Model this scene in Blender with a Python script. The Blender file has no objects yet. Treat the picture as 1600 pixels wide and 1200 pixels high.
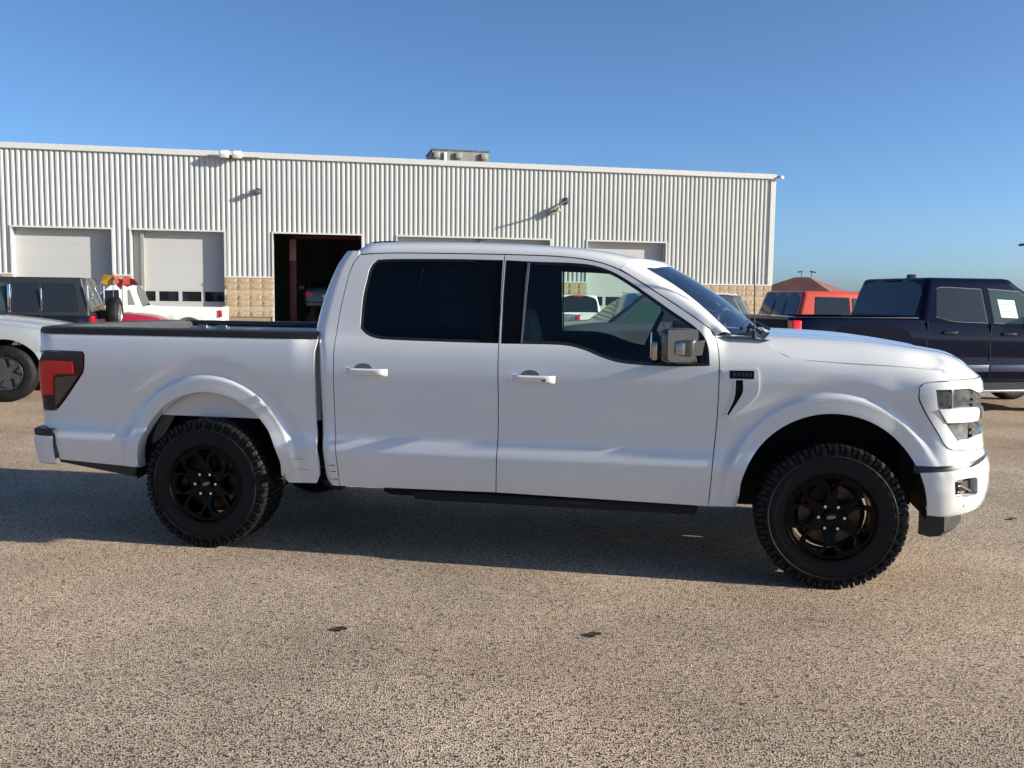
import bpy, bmesh, math, random
from mathutils import Vector, Matrix
from mathutils.geometry import delaunay_2d_cdt
sc = bpy.context.scene
C = sc.collection
PI = math.pi

# ---------------------------------------------------------------- camera
CAM_H, PITCH, ROLL = 1.572, .093, .0123
cam_d = bpy.data.cameras.new('camera'); cam = bpy.data.objects.new('camera', cam_d); C.objects.link(cam)
cam_d.sensor_fit = 'HORIZONTAL'; cam_d.sensor_width = 36; cam_d.lens = 36 * 1470 / 1600
cam_d.clip_start = .05; cam_d.clip_end = 6000
_fw = Vector((0, math.cos(PITCH), -math.sin(PITCH))); _up0 = Vector((0, math.sin(PITCH), math.cos(PITCH))); _ex = Vector((1, 0, 0))
_r = math.cos(ROLL) * _ex + math.sin(ROLL) * _up0; _u = -math.sin(ROLL) * _ex + math.cos(ROLL) * _up0
cam.matrix_world = Matrix(((_r.x, _u.x, -_fw.x, 0), (_r.y, _u.y, -_fw.y, 0), (_r.z, _u.z, -_fw.z, CAM_H), (0, 0, 0, 1)))
sc.camera = cam

# ---------------------------------------------------------------- sky, sun, exposure
SUN_EL, SUN_AZ = math.radians(17.5), math.radians(-11.35)       # azimuth counter-clockwise from +X (image right)
w = bpy.data.worlds.new('World'); sc.world = w; w.use_nodes = True
nt = w.node_tree; bg = nt.nodes['Background']
sky = nt.nodes.new('ShaderNodeTexSky'); sky.sky_type = 'NISHITA'; sky.sun_disc = False
sky.sun_elevation = SUN_EL; sky.sun_rotation = PI / 2 - SUN_AZ
sky.altitude = 1500; sky.air_density = .7; sky.dust_density = 4.0; sky.ozone_density = 4.5
wb = nt.nodes.new('ShaderNodeVectorMath'); wb.operation = 'MULTIPLY'; wb.inputs[1].default_value = (.97, 1.035, 1.01)      # the camera's cool white balance
nt.links.new(sky.outputs[0], wb.inputs[0]); nt.links.new(wb.outputs[0], bg.inputs[0]); bg.inputs[1].default_value = .095
sun_d = bpy.data.lights.new('sun', 'SUN'); sun = bpy.data.objects.new('sun', sun_d); C.objects.link(sun)
sun_d.energy = 5.0; sun_d.angle = math.radians(.53); sun_d.color = (1, .92, .77)
_sd = Vector((math.cos(SUN_EL) * math.cos(SUN_AZ), math.cos(SUN_EL) * math.sin(SUN_AZ), math.sin(SUN_EL)))
sun.rotation_euler = _sd.to_track_quat('Z', 'Y').to_euler(); sun.location = _sd * 60
sc.view_settings.view_transform = 'Standard'; sc.view_settings.look = 'None'
sc.view_settings.exposure = 1.0; sc.view_settings.gamma = 1

# ---------------------------------------------------------------- materials
def mat(name, col, rough=.5, metal=0., coat=0., spec=.5, var=0., vscale=8., bump=0., bscale=60., emit=None):
    m = bpy.data.materials.new(name); m.use_nodes = True
    t = m.node_tree; b = t.nodes['Principled BSDF']
    b.inputs['Base Color'].default_value = (*col, 1); b.inputs['Roughness'].default_value = rough
    b.inputs['Metallic'].default_value = metal; b.inputs['Coat Weight'].default_value = coat
    b.inputs['Coat Roughness'].default_value = .03; b.inputs['Specular IOR Level'].default_value = spec
    if var or bump:
        tc = t.nodes.new('ShaderNodeTexCoord')
    if var:
        n = t.nodes.new('ShaderNodeTexNoise'); n.inputs['Scale'].default_value = vscale; n.inputs['Detail'].default_value = 5
        t.links.new(tc.outputs['Object'], n.inputs['Vector'])
        r = t.nodes.new('ShaderNodeMapRange'); r.inputs[1].default_value = .3; r.inputs[2].default_value = .7
        r.inputs[3].default_value = 1 - var; r.inputs[4].default_value = 1 + var
        t.links.new(n.outputs['Fac'], r.inputs[0])
        x = t.nodes.new('ShaderNodeVectorMath'); x.operation = 'SCALE'; x.inputs[0].default_value = col
        t.links.new(r.outputs[0], x.inputs['Scale']); t.links.new(x.outputs[0], b.inputs['Base Color'])
        r2 = t.nodes.new('ShaderNodeMapRange'); r2.inputs[1].default_value = .3; r2.inputs[2].default_value = .7
        r2.inputs[3].default_value = max(.02, rough * (1 - var)); r2.inputs[4].default_value = min(1, rough * (1 + var))
        t.links.new(n.outputs['Fac'], r2.inputs[0]); t.links.new(r2.outputs[0], b.inputs['Roughness'])
    if bump:
        n = t.nodes.new('ShaderNodeTexNoise'); n.inputs['Scale'].default_value = bscale; n.inputs['Detail'].default_value = 4
        t.links.new(tc.outputs['Object'], n.inputs['Vector'])
        bp = t.nodes.new('ShaderNodeBump'); bp.inputs['Strength'].default_value = bump; bp.inputs['Distance'].default_value = .01
        t.links.new(n.outputs['Fac'], bp.inputs['Height']); t.links.new(bp.outputs[0], b.inputs['Normal'])
    return m

def glass(name, tint, refl=1.0, rough=.0, ior=1.5):
    m = bpy.data.materials.new(name); m.use_nodes = True; t = m.node_tree
    for n in list(t.nodes): t.nodes.remove(n)
    o = t.nodes.new('ShaderNodeOutputMaterial'); a = t.nodes.new('ShaderNodeBsdfTransparent'); g = t.nodes.new('ShaderNodeBsdfGlossy')
    a.inputs[0].default_value = (*tint, 1); g.inputs['Roughness'].default_value = rough; g.inputs[0].default_value = (refl, refl, refl, 1)
    f = t.nodes.new('ShaderNodeFresnel'); f.inputs['IOR'].default_value = ior; mx = t.nodes.new('ShaderNodeMixShader')
    t.links.new(f.outputs[0], mx.inputs[0]); t.links.new(a.outputs[0], mx.inputs[1]); t.links.new(g.outputs[0], mx.inputs[2])
    t.links.new(mx.outputs[0], o.inputs[0]); return m

M = dict(
    white=mat('white_paint', (.665, .665, .66), .14, 0, 1.0, .5, .015, 3),
    white_shaded=mat('white_paint_shaded', (.13, .125, .118), .6, var=.12, vscale=12),  # white paint darkened: the shade of recessed panels is in its colour
    pillar=mat('pillar_film', (.004, .004, .005), .25, spec=.12),
    cup=mat('handle_recess', (.58, .585, .59), .4),
    black=mat('black_plastic', (.012, .012, .013), .45, var=.2, vscale=30),
    gloss=mat('black_gloss', (.006, .006, .007), .08, 0, .8),
    void=mat('dark_underbody', (.008, .008, .008), .9),
    rubber=mat('tyre_rubber', (.0065, .0065, .007), .60, spec=.22, var=.25, vscale=18, bump=.25, bscale=120),
    rim=mat('black_alloy', (.0020, .0020, .0022), .22, 0, .0, .14),
    chrome=mat('chrome', (.75, .75, .75), .12, 1),
    steel=mat('steel', (.32, .31, .30), .35, 1, var=.15),
    rotor=mat('brake_rotor', (.07, .055, .045), .35, 1),
    capgrey=mat('mirror_cap_metal', (.13, .12, .11), .28, .8, .2),
    capsilver=mat('mirror_trim_metal', (.40, .38, .35), .26, .85),
    red=mat('red_lens', (.62, .004, .010), .12, 0, .25),
    darkred=mat('smoked_red_lens', (.030, .003, .008), .10, 0, .3, .3),
    smoke=mat('smoked_lens', (.035, .032, .034), .08, 0, 1),
    lamp=mat('lamp_interior', (.036, .040, .046), .32, 0, .15, .25, var=.45, vscale=28),
    lampclear=mat('lamp_reflector', (.30, .32, .34), .10, .8, 1),
    amber=mat('amber_lens', (.62, .42, .10), .2, 0, .6),
    seat=mat('seat_cloth', (.36, .37, .36), .9, var=.15, vscale=20, bump=.2, bscale=200),
    trim=mat('interior_trim', (.016, .016, .017), .7),
    glass=glass('window_glass', (.80, .92, .875)),
    tint=glass('privacy_glass', (.035, .038, .042), .8),
    screen=glass('windscreen_glass', (.42, .52, .54), ior=2.3),
    tonneau=mat('tonneau_vinyl', (.045, .045, .047), .55, var=.15, vscale=15, bump=.15, bscale=300),
)

# ---------------------------------------------------------------- object helpers
def link(o, parent=None):
    C.objects.link(o)
    if parent: o.parent = parent
    return o
def tag(o, label=None, cat=None, group=None, kind=None):
    for k, v in (('label', label), ('category', cat), ('group', group), ('kind', kind)):
        if v: o[k] = v
    return o
def thing(name, label, cat, loc=(0, 0, 0), rot=0, group=None):
    o = bpy.data.objects.new(name, None); link(o); o.location = loc; o.rotation_euler = (0, 0, rot); o.empty_display_size = .2
    return tag(o, label, cat, group)
class MB:
    """collects simple solids, then links them as one mesh object"""
    def __init__(self): self.v = []; self.f = []
    def add(self, vs, fs):
        n = len(self.v); self.v += [tuple(v) for v in vs]; self.f += [tuple(i + n for i in f) for f in fs]; return self
    def box(self, c, s, b=0., rot=None, seg=2):
        if b <= 0:
            x, y, z = s[0] / 2, s[1] / 2, s[2] / 2
            vs = [Vector(p) for p in ((-x,-y,-z),(x,-y,-z),(x,y,-z),(-x,y,-z),(-x,-y,z),(x,-y,z),(x,y,z),(-x,y,z))]
            fs = [(0,3,2,1),(4,5,6,7),(0,1,5,4),(1,2,6,5),(2,3,7,6),(3,0,4,7)]
        else:
            bm = bmesh.new(); bmesh.ops.create_cube(bm, size=1)
            for q in bm.verts: q.co = Vector((q.co.x * s[0], q.co.y * s[1], q.co.z * s[2]))
            bmesh.ops.bevel(bm, geom=bm.edges[:], offset=min(b, min(s) * .49), segments=seg, affect='EDGES', profile=.5)
            bm.verts.index_update(); vs = [q.co.copy() for q in bm.verts]; fs = [[q.index for q in f.verts] for f in bm.faces]; bm.free()
        if rot: m = rot.to_matrix() if hasattr(rot, 'to_matrix') else rot; vs = [m @ q for q in vs]
        c = Vector(c); return self.add([q + c for q in vs], fs)
    def b2(self, lo, hi, b=0., seg=2):
        return self.box([(a + q) / 2 for a, q in zip(lo, hi)], [abs(q - a) for a, q in zip(lo, hi)], b, None, seg)
    def tube(self, pts, r, n=8, cap=True):
        pts = [Vector(p) for p in pts]; rs = r if isinstance(r, (list, tuple)) else [r] * len(pts); vs = []; fs = []
        up = Vector((0, 0, 1))
        for i, p in enumerate(pts):
            d = (pts[min(i+1, len(pts)-1)] - pts[max(i-1, 0)]).normalized()
            a = d.cross(up if abs(d.z) < .95 else Vector((1, 0, 0))).normalized(); b = d.cross(a)
            for k in range(n):
                t = 2 * PI * k / n; vs.append(p + (a * math.cos(t) + b * math.sin(t)) * rs[i])
        for i in range(len(pts) - 1):
            for k in range(n): fs.append((i*n+k, i*n+(k+1) % n, (i+1)*n+(k+1) % n, (i+1)*n+k))
        if cap: fs.append(tuple(range(n))[::-1]); fs.append(tuple((len(pts)-1)*n + k for k in range(n)))
        return self.add(vs, fs)
    def lathe(self, prof, n=32, axis='y', c=(0, 0, 0), a0=0, a1=2 * PI):
        """prof: (along axis, radius)"""
        full = abs(a1 - a0 - 2 * PI) < 1e-6; m = n if full else n + 1; vs = []; fs = []; c = Vector(c)
        for (h, r) in prof:
            for k in range(m):
                t = a0 + (a1 - a0) * k / n; x, z = r * math.cos(t), r * math.sin(t)
                vs.append(c + (Vector((x, h, z)) if axis == 'y' else Vector((x, z, h)) if axis == 'z' else Vector((h, x, z))))
        for i in range(len(prof) - 1):
            for k in range(n):
                k2 = (k + 1) % m; fs.append((i*m+k, i*m+k2, (i+1)*m+k2, (i+1)*m+k))
        return self.add(vs, fs)
    def grid(self, rows, closed=False):
        m = len(rows[0]); vs = [p for r in rows for p in r]; fs = []
        for i in range(len(rows) - 1):
            for k in range(m - (0 if closed else 1)): fs.append((i*m+k, i*m+(k+1) % m, (i+1)*m+(k+1) % m, (i+1)*m+k))
        return self.add(vs, fs)
    def prism(self, poly, d0, d1, frame):
        """poly of 2-D points extruded between depths; frame(a, b, d) -> point"""
        n = len(poly); vs = [frame(a, b, d0) for a, b in poly] + [frame(a, b, d1) for a, b in poly]
        fs = [tuple(range(n))[::-1], tuple(range(n, 2*n))] + [(i, (i+1) % n, n + (i+1) % n, n + i) for i in range(n)]
        return self.add(vs, fs)
    def mesh(self, name, m, smooth=35, fix=True):
        me = bpy.data.meshes.new(name); me.from_pydata([tuple(q) for q in self.v], [], self.f)
        if fix:
            bm = bmesh.new(); bm.from_mesh(me); bmesh.ops.recalc_face_normals(bm, faces=bm.faces); bm.to_mesh(me); bm.free()
        me.materials.append(m if not isinstance(m, str) else M[m])
        if smooth:
            me.shade_smooth(); me.set_sharp_from_angle(angle=math.radians(smooth))
        return me
    def build(self, name, m, parent=None, smooth=35, fix=True):
        return link(bpy.data.objects.new(name, self.mesh(name, m, smooth, fix)), parent)
def put(name, me, parent, loc=(0, 0, 0), rot=(0, 0, 0), scale=None):
    o = bpy.data.objects.new(name, me); link(o, parent); o.location = loc; o.rotation_euler = rot
    if scale: o.scale = scale
    return o
def kids(o, table={}):
    return [c for c in C.objects if c.parent == o]
def copy_tree(o, parent=None):
    c = o.copy(); C.objects.link(c); c.parent = parent
    for ch in list(o.children): copy_tree(ch, c)
    return c
# ---------------------------------------------------------------- white truck: body surface
def herm(tab, x):
    """smooth table lookup (cubic Hermite, clamped slopes)"""
    n = len(tab)
    if x <= tab[0][0]: return tab[0][1]
    if x >= tab[-1][0]: return tab[-1][1]
    lo, hi = 0, n - 1
    while hi - lo > 1:
        m = (lo + hi) // 2
        if tab[m][0] <= x: lo = m
        else: hi = m
    def slope(i):
        if i == 0: return (tab[1][1] - tab[0][1]) / (tab[1][0] - tab[0][0])
        if i == n - 1: return (tab[-1][1] - tab[-2][1]) / (tab[-1][0] - tab[-2][0])
        a = (tab[i][1] - tab[i-1][1]) / (tab[i][0] - tab[i-1][0])
        b = (tab[i+1][1] - tab[i][1]) / (tab[i+1][0] - tab[i][0])
        if a * b <= 0: return 0.0
        return 2 * a * b / (a + b)
    x0, y0 = tab[lo]; x1, y1 = tab[hi]
    h = x1 - x0; t = (x - x0) / h
    m0 = slope(lo) * h; m1 = slope(hi) * h
    t2 = t * t; t3 = t2 * t
    return (2*t3 - 3*t2 + 1) * y0 + (t3 - 2*t2 + t) * m0 + (-2*t3 + 3*t2) * y1 + (t3 - t2) * m1

def sstep(a, b, x):
    if a > b: return 1 - sstep(b, a, x)
    t = min(1.0, max(0.0, (x - a) / (b - a)))
    return t * t * (3 - 2 * t)

# plan outline of half the body: (forward, outward) from the tailgate's middle to the grille's middle
PLAN = [(-1.24, 0.0), (-1.24, .4), (-1.237, .75), (-1.228, .88), (-1.205, .945), (-1.165, .98), (-1.10, .997), (-1.0, 1.0),
        (0.0, 1.0), (1.0, 1.0), (2.0, 1.0), (3.0, 1.0), (3.8, 1.0), (3.95, .998), (4.08, .99), (4.2, .967), (4.3, .925),
        (4.39, .86), (4.465, .77), (4.52, .645), (4.56, .48), (4.588, .25), (4.60, 0.0)]
_pu = [0.0]
for _i in range(1, len(PLAN)):
    _a, _b = PLAN[_i-1], PLAN[_i]
    _pu.append(_pu[-1] + ((_a[0]-_b[0])**2 + (_a[1]-_b[1])**2) ** .5)
_off = _pu[8]
_pu = [x - _off for x in _pu]
U_REAR, U_FRONT = _pu[0], _pu[-1]
def _cr(i, t):
    p = [PLAN[max(0, min(len(PLAN)-1, i+k))] for k in (-1, 0, 1, 2)]
    u = [_pu[max(0, min(len(PLAN)-1, i+k))] for k in (-1, 0, 1, 2)]
    h = u[2] - u[1]; o = []
    for c in (0, 1):
        m0 = (p[2][c]-p[0][c]) / max(1e-6, u[2]-u[0]) * h
        m1 = (p[3][c]-p[1][c]) / max(1e-6, u[3]-u[1]) * h
        t2, t3 = t*t, t*t*t
        o.append((2*t3-3*t2+1)*p[1][c] + (t3-2*t2+t)*m0 + (-2*t3+3*t2)*p[2][c] + (t3-t2)*m1)
    return o
def plan(u):
    u = min(U_FRONT, max(U_REAR, u))
    i = 0
    while i < len(_pu) - 2 and _pu[i+1] < u: i += 1
    return _cr(i, (u - _pu[i]) / (_pu[i+1] - _pu[i]))

BED = [(.38, -.10), (.46, -.075), (.55, -.052), (.635, -.038), (.69, -.049), (.74, -.062), (.80, -.064), (.95, -.053),
       (1.10, -.046), (1.20, -.050), (1.26, -.058), (1.29, -.066), (1.32, -.082)]
CAB = [(.38, -.10), (.46, -.075), (.55, -.052), (.635, -.038), (.69, -.049), (.74, -.062), (.80, -.064), (.95, -.053),
       (1.10, -.047), (1.18, -.053), (1.24, -.066), (1.29, -.086), (1.32, -.103), (1.36, -.120), (1.60, -.193), (1.84, -.272), (1.95, -.32)]
FEN = [(-.88, -.10), (-.79, -.075), (-.69, -.052), (-.62, -.040), (-.56, -.049), (-.50, -.060), (-.44, -.062), (-.28, -.052),
       (-.14, -.048), (-.07, -.056), (-.03, -.069), (0, -.088), (.05, -.135), (.1, -.195), (.13, -.25)]
NOSE = [(.40, -.03), (.44, .01), (.50, .035), (.58, .046), (.66, .046), (.715, .030), (.76, .012), (.80, .006), (.95, -.012), (1.08, -.010),
        (1.12, -.012), (1.16, -.032), (1.20, -.066), (1.24, -.12), (1.30, -.2)]
def zcrease(s): return herm([(3.0, 1.262), (3.4, 1.25), (3.7, 1.234), (4.0, 1.222), (4.25, 1.205), (4.6, 1.19)], s)
ARCH = ((0.005, .45, .485, .512), (3.687, .45, .487, .510))      # centre, height, half length, half height of the wheel openings
def flare(s, z):
    o = 0.0
    for c, z0, a, b in ARCH:
        r = (((s - c) / a) ** 2 + ((z - z0) / b) ** 2) ** .5
        if r < 1.45:
            lift = .0115 * (1 - sstep(1.165, 1.235, r)) + .004 * sstep(1.235, 1.17, r) * (1 - sstep(1.0, 1.16, r))
            lift -= .009 * sstep(1.42, 1.24, r) * sstep(1.15, 1.235, r)
            o += lift * (.25 + .75 * sstep(.48, .70, z))
    return o
def sect(u, z):
    wb = 1 - sstep(.55, .70, u)
    wf = sstep(2.98, 3.12, u)
    wn = sstep(3.98, 4.30, u)
    g = herm(BED, z) * wb
    if wb < 1:
        k = herm(CAB, z) if wf < 1 else 0
        if wf > 0:
            fz = herm(FEN, z - zcrease(u))
            k = k * (1 - wf) + fz * wf
        if wn > 0: k = k * (1 - wn) + herm(NOSE, z) * wn
        g += k * (1 - wb)
    if -1.0 < u < 4.4: g += flare(u, z) * (1 - sstep(4.05, 4.3, u))
    return g
def skin(u, z, d=0.0):
    """point (forward, outward, up) on the body side; d = distance proud of it"""
    a = plan(u - .002); b = plan(u + .002); c = plan(u)
    tx, tv = b[0] - a[0], b[1] - a[1]
    l = (tx*tx + tv*tv) ** .5 or 1.0
    nx, nv = -tv / l, tx / l
    if u >= U_FRONT - .003: nx, nv = 1.0, 0.0
    if u <= U_REAR + .003: nx, nv = -1.0, 0.0
    g = sect(u, z) + d
    return (c[0] + nx * g, c[1] + nv * g, z)
# ---------------------------------------------------------------- panels cut from the body surface
def smooth_outline(pts, h=.03, corner=38, closed=True):
    n = len(pts); out = []
    def ang(i):
        a, b, c = pts[i-1], pts[i], pts[(i+1) % n]
        d = math.atan2(c[1]-b[1], c[0]-b[0]) - math.atan2(b[1]-a[1], b[0]-a[0])
        d = (d + PI) % (2*PI) - PI; return abs(math.degrees(d))
    sharp = [ang(i) > corner for i in range(n)]
    for i in range(n):
        p0, p1, p2, p3 = pts[i-1], pts[i], pts[(i+1) % n], pts[(i+2) % n]
        L = math.hypot(p2[0]-p1[0], p2[1]-p1[1])
        if L < 1e-6: continue
        k = max(1, int(math.ceil(L / h)))
        def tan(a, b, c, s):
            if s: return None
            la = math.hypot(b[0]-a[0], b[1]-a[1]); lc = math.hypot(c[0]-b[0], c[1]-b[1])
            tx, ty = (c[0]-a[0]), (c[1]-a[1]); l = math.hypot(tx, ty) or 1
            m = min(la, lc, L) if False else L
            return (tx / l * m, ty / l * m)
        t1 = tan(p0, p1, p2, sharp[i]); t2 = tan(p1, p2, p3, sharp[(i+1) % n])
        ch = (p2[0]-p1[0], p2[1]-p1[1])
        t1 = t1 or ch; t2 = t2 or ch
        for q in range(k):
            t = q / k; a, b = t*t, t*t*t
            out.append(tuple((2*b-3*a+1)*p1[c] + (b-2*a+t)*t1[c] + (-2*b+3*a)*p2[c] + (b-a)*t2[c] for c in (0, 1)))
    return out
def area(p): return sum(p[i-1][0]*p[i][1] - p[i][0]*p[i-1][1] for i in range(len(p))) / 2
def inset(p, d):
    """move a counter-clockwise outline inwards by d"""
    if area(p) < 0: p = p[::-1]
    n = len(p); o = []
    for i in range(n):
        a, b, c = p[i-1], p[i], p[(i+1) % n]
        e1 = (b[0]-a[0], b[1]-a[1]); e2 = (c[0]-b[0], c[1]-b[1])
        l1 = math.hypot(*e1) or 1e-9; l2 = math.hypot(*e2) or 1e-9
        n1 = (-e1[1]/l1, e1[0]/l1); n2 = (-e2[1]/l2, e2[0]/l2)
        m = (n1[0]+n2[0], n1[1]+n2[1]); ml = math.hypot(*m) or 1e-9; m = (m[0]/ml, m[1]/ml)
        k = d / max(.4, m[0]*n1[0] + m[1]*n1[1]); o.append((b[0]+m[0]*k, b[1]+m[1]*k))
    return o
def inside(x, y, p):
    r = False; j = len(p) - 1
    for i in range(len(p)):
        xi, yi = p[i]; xj, yj = p[j]
        if (yi > y) != (yj > y) and x < (xj - xi) * (y - yi) / (yj - yi) + xi: r = not r
        j = i
    return r
def arc(k, t0, t1, n=26, grow=0.):
    c, z0, a, b = ARCH[k]
    return [(c + (a + grow) * math.cos(math.radians(t0 + (t1 - t0) * i / n)), z0 + (b + grow) * math.sin(math.radians(t0 + (t1 - t0) * i / n))) for i in range(n + 1)]
def cut_mesh(outer, holes, h, extra=()):
    """triangles filling outline minus holes -> (points, boundary loops as index lists, triangles)"""
    if area(outer) < 0: outer = outer[::-1]
    holes = [q if area(q) < 0 else q[::-1] for q in holes]
    pts = []; loops = []
    for l in [outer] + holes:
        loops.append(list(range(len(pts), len(pts) + len(l)))); pts += l
    edges = [(l[i-1], l[i]) for l in loops for i in range(len(l))]
    x0 = min(p[0] for p in outer); x1 = max(p[0] for p in outer); y0 = min(p[1] for p in outer); y1 = max(p[1] for p in outer)
    cell = {}
    for p in pts: cell.setdefault((int(p[0] // h), int(p[1] // h)), []).append(p)
    for x, y in extra:
        if not inside(x, y, outer) or any(inside(x, y, q) for q in holes): continue
        cx, cy = int(x // h), int(y // h)
        if all((q[0]-x)**2 + (q[1]-y)**2 > (.008)**2 for a in (-1, 0, 1) for b in (-1, 0, 1) for q in cell.get((cx + a, cy + b), ())):
            pts.append((x, y)); cell.setdefault((cx, cy), []).append((x, y))
    ny = int((y1 - y0) / h) + 1; nx = int((x1 - x0) / h) + 1
    for j in range(ny + 1):
        for i in range(nx + 1):
            x, y = x0 + h * (i + .5 * (j % 2)), y0 + h * j
            if not inside(x, y, outer) or any(inside(x, y, q) for q in holes): continue
            cx, cy = int(x // h), int(y // h); ok = True
            for a in (-1, 0, 1):
                for b in (-1, 0, 1):
                    for q in cell.get((cx + a, cy + b), ()):
                        if (q[0]-x)**2 + (q[1]-y)**2 < (.5 * h)**2: ok = False
            if ok: pts.append((x, y))
    v, e, f, ov, oe, of = delaunay_2d_cdt([Vector(p) for p in pts], edges, [], 0, 1e-7)
    first = {}
    for i, src in enumerate(ov):
        for s in src: first[s] = i
    loops = [[first[i] for i in l] for l in loops]
    tri = []
    for t in f:
        x = sum(v[i].x for i in t) / 3; y = sum(v[i].y for i in t) / 3
        if inside(x, y, outer) and not any(inside(x, y, q) for q in holes):
            a, b, c = (v[i] for i in t)
            if (b.x-a.x)*(c.y-a.y) - (b.y-a.y)*(c.x-a.x) < 0: t = t[::-1]
            tri.append(tuple(t))
    return [(q.x, q.y) for q in v], loops, tri
def lift(pts, loops, tri, surf, flange, name, m, parent, flip=False, back=None):
    """carry a flat cut onto surf(a, b, d); edges are folded back by flange; shading follows the surface itself"""
    e = 2e-3; P = []; N = []
    for a, b in pts:
        p = Vector(surf(a, b, 0)); du = Vector(surf(a + e, b, 0)) - Vector(surf(a - e, b, 0)); dv = Vector(surf(a, b + e, 0)) - Vector(surf(a, b - e, 0))
        n = du.cross(dv); n = n.normalized() if n.length > 0 else Vector((0, -1, 0))
        P.append(p); N.append(-n if flip else n)
    vs = list(P); fs = [t[::-1] if flip else t for t in tri]; nrm = [N[i] for t in fs for i in t]
    nf = len(fs)
    if flange:
        for l in loops:
            n = len(l); b0 = len(vs)
            vs += [P[i] for i in l]; vs += [P[i] - N[i] * flange for i in l]
            for k in range(n):
                k2 = (k + 1) % n; q = (b0 + k, b0 + n + k, b0 + n + k2, b0 + k2)
                if flip: q = q[::-1]
                a, b, c = vs[q[0]], vs[q[1]], vs[q[2]]; fn = (b - a).cross(c - a)
                fn = fn.normalized() if fn.length > 0 else Vector((0, 0, 1))
                fs.append(q); nrm += [fn] * 4
    me = bpy.data.meshes.new(name); me.from_pydata([tuple(q) for q in vs], [], fs); me.materials.append(M[m] if isinstance(m, str) else m)
    me.shade_smooth(); me.normals_split_custom_set([tuple(q) for q in nrm])
    return link(bpy.data.objects.new(name, me), parent)
def right(d0=0.):
    return lambda u, z, d: (lambda q: Vector((q[0], -q[1], q[2])))(skin(u, z, d0 + d))
def left(d0=0.):
    return lambda u, z, d: (lambda q: Vector((q[0], q[1], q[2])))(skin(u, z, d0 + d))
_cache = {}
def panel(name, outline, parent, m='white', side='r', d=0., holes=(), h=.03, gap=.003, flange=.022, rnd=True, extra=()):
    key = (id(outline) if not isinstance(outline, tuple) else outline, gap, h, len(holes), rnd)
    o = smooth_outline(outline, h * .8) if rnd else outline
    o = inset(o, gap) if gap else o
    hs = [smooth_outline(q, h * .8) if rnd else q for q in holes]
    hs = [inset(q, -gap) if gap else q for q in hs]
    pts, loops, tri = cut_mesh(o, hs, h, extra)
    sides = 'rl' if side == 'both' else side
    made = [lift(pts, loops, tri, right(d) if s == 'r' else left(d), flange, name, m, parent, flip=(s == 'l')) for s in sides]
    return made[0] if len(made) == 1 else made

# ---------------------------------------------------------------- the white pickup
PSI = .1891
truck = thing('pickup_truck', 'white crew cab pickup with black wheels parked side-on across the foreground', 'pickup truck',
              (-1.8867 + math.sin(PSI), 5.6932 + math.cos(PSI), 0), -PSI)
BEDP = [(-1.30, 1.307), (-.535, 1.309), (.112, 1.309), (.713, 1.307), (.713, 1.278), (.706, 1.241), (.706, 1.161), (.71, .996), (.71, .801), (.717, .731),
        (.723, .626), (.729, .57), (.725, .471), (.702, .423), (.523, .417), (.478, .467)] + arc(0, 4, 176)[1:-1] + \
       [(-.480, .467), (-1.031, .495), (-1.044, .656), (-1.107, .701), (-1.30, .72), (-1.30, .81), (-1.09, .81), (-1.037, .822), (-.848, 1.045),
        (-.830, 1.08), (-.826, 1.175), (-.838, 1.193), (-1.115, 1.193), (-1.30, 1.17)]
RDOOR = [(.916, 1.812), (1.03, 1.821), (1.171, 1.824), (1.47, 1.822), (1.818, 1.817), (1.818, 1.695), (1.818, 1.582), (1.818, 1.396), (1.823, 1.298), (1.829, 1.10),
         (1.831, 1.0), (1.828, .659), (1.817, .423), (.849, .413), (.849, .445), (.848, .555), (.842, .635), (.835, .732), (.830, .805), (.829, .903), (.828, 1.096),
         (.825, 1.228), (.823, 1.333), (.83, 1.455), (.844, 1.571), (.862, 1.687), (.884, 1.761)]
RWIN = [(1.035, 1.78), (1.123, 1.785), (1.474, 1.787), (1.808, 1.782), (1.811, 1.545), (1.818, 1.302), (1.519, 1.304), (1.154, 1.31), (1.073, 1.317), (1.01, 1.34),
        (.969, 1.377), (.967, 1.549), (.982, 1.669), (.998, 1.746)]
FDOOR = [(1.818, 1.817), (2.091, 1.809), (2.28, 1.793), (2.42, 1.762), (2.533, 1.713), (2.655, 1.640), (2.793, 1.555), (2.929, 1.466), (3.01, 1.407), (3.047, 1.360),
         (3.065, 1.295), (3.072, 1.192), (3.072, 1.025), (3.068, .89), (3.056, .711), (3.037, .406), (1.817, .423), (1.828, .659), (1.831, 1.0), (1.829, 1.10), (1.823, 1.298),
         (1.818, 1.396), (1.818, 1.582), (1.818, 1.695)]
FWIN = [(1.828, 1.781), (1.998, 1.774), (2.263, 1.765), (2.375, 1.747), (2.469, 1.713), (2.563, 1.659), (2.657, 1.597), (2.793, 1.505), (2.931, 1.413), (2.985, 1.357),
        (3.009, 1.295), (3.017, 1.205), (2.85, 1.198), (2.638, 1.201), (2.513, 1.212), (2.421, 1.238), (2.329, 1.273), (2.235, 1.296), (2.124, 1.302), (1.835, 1.301), (1.829, 1.545)]
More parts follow.
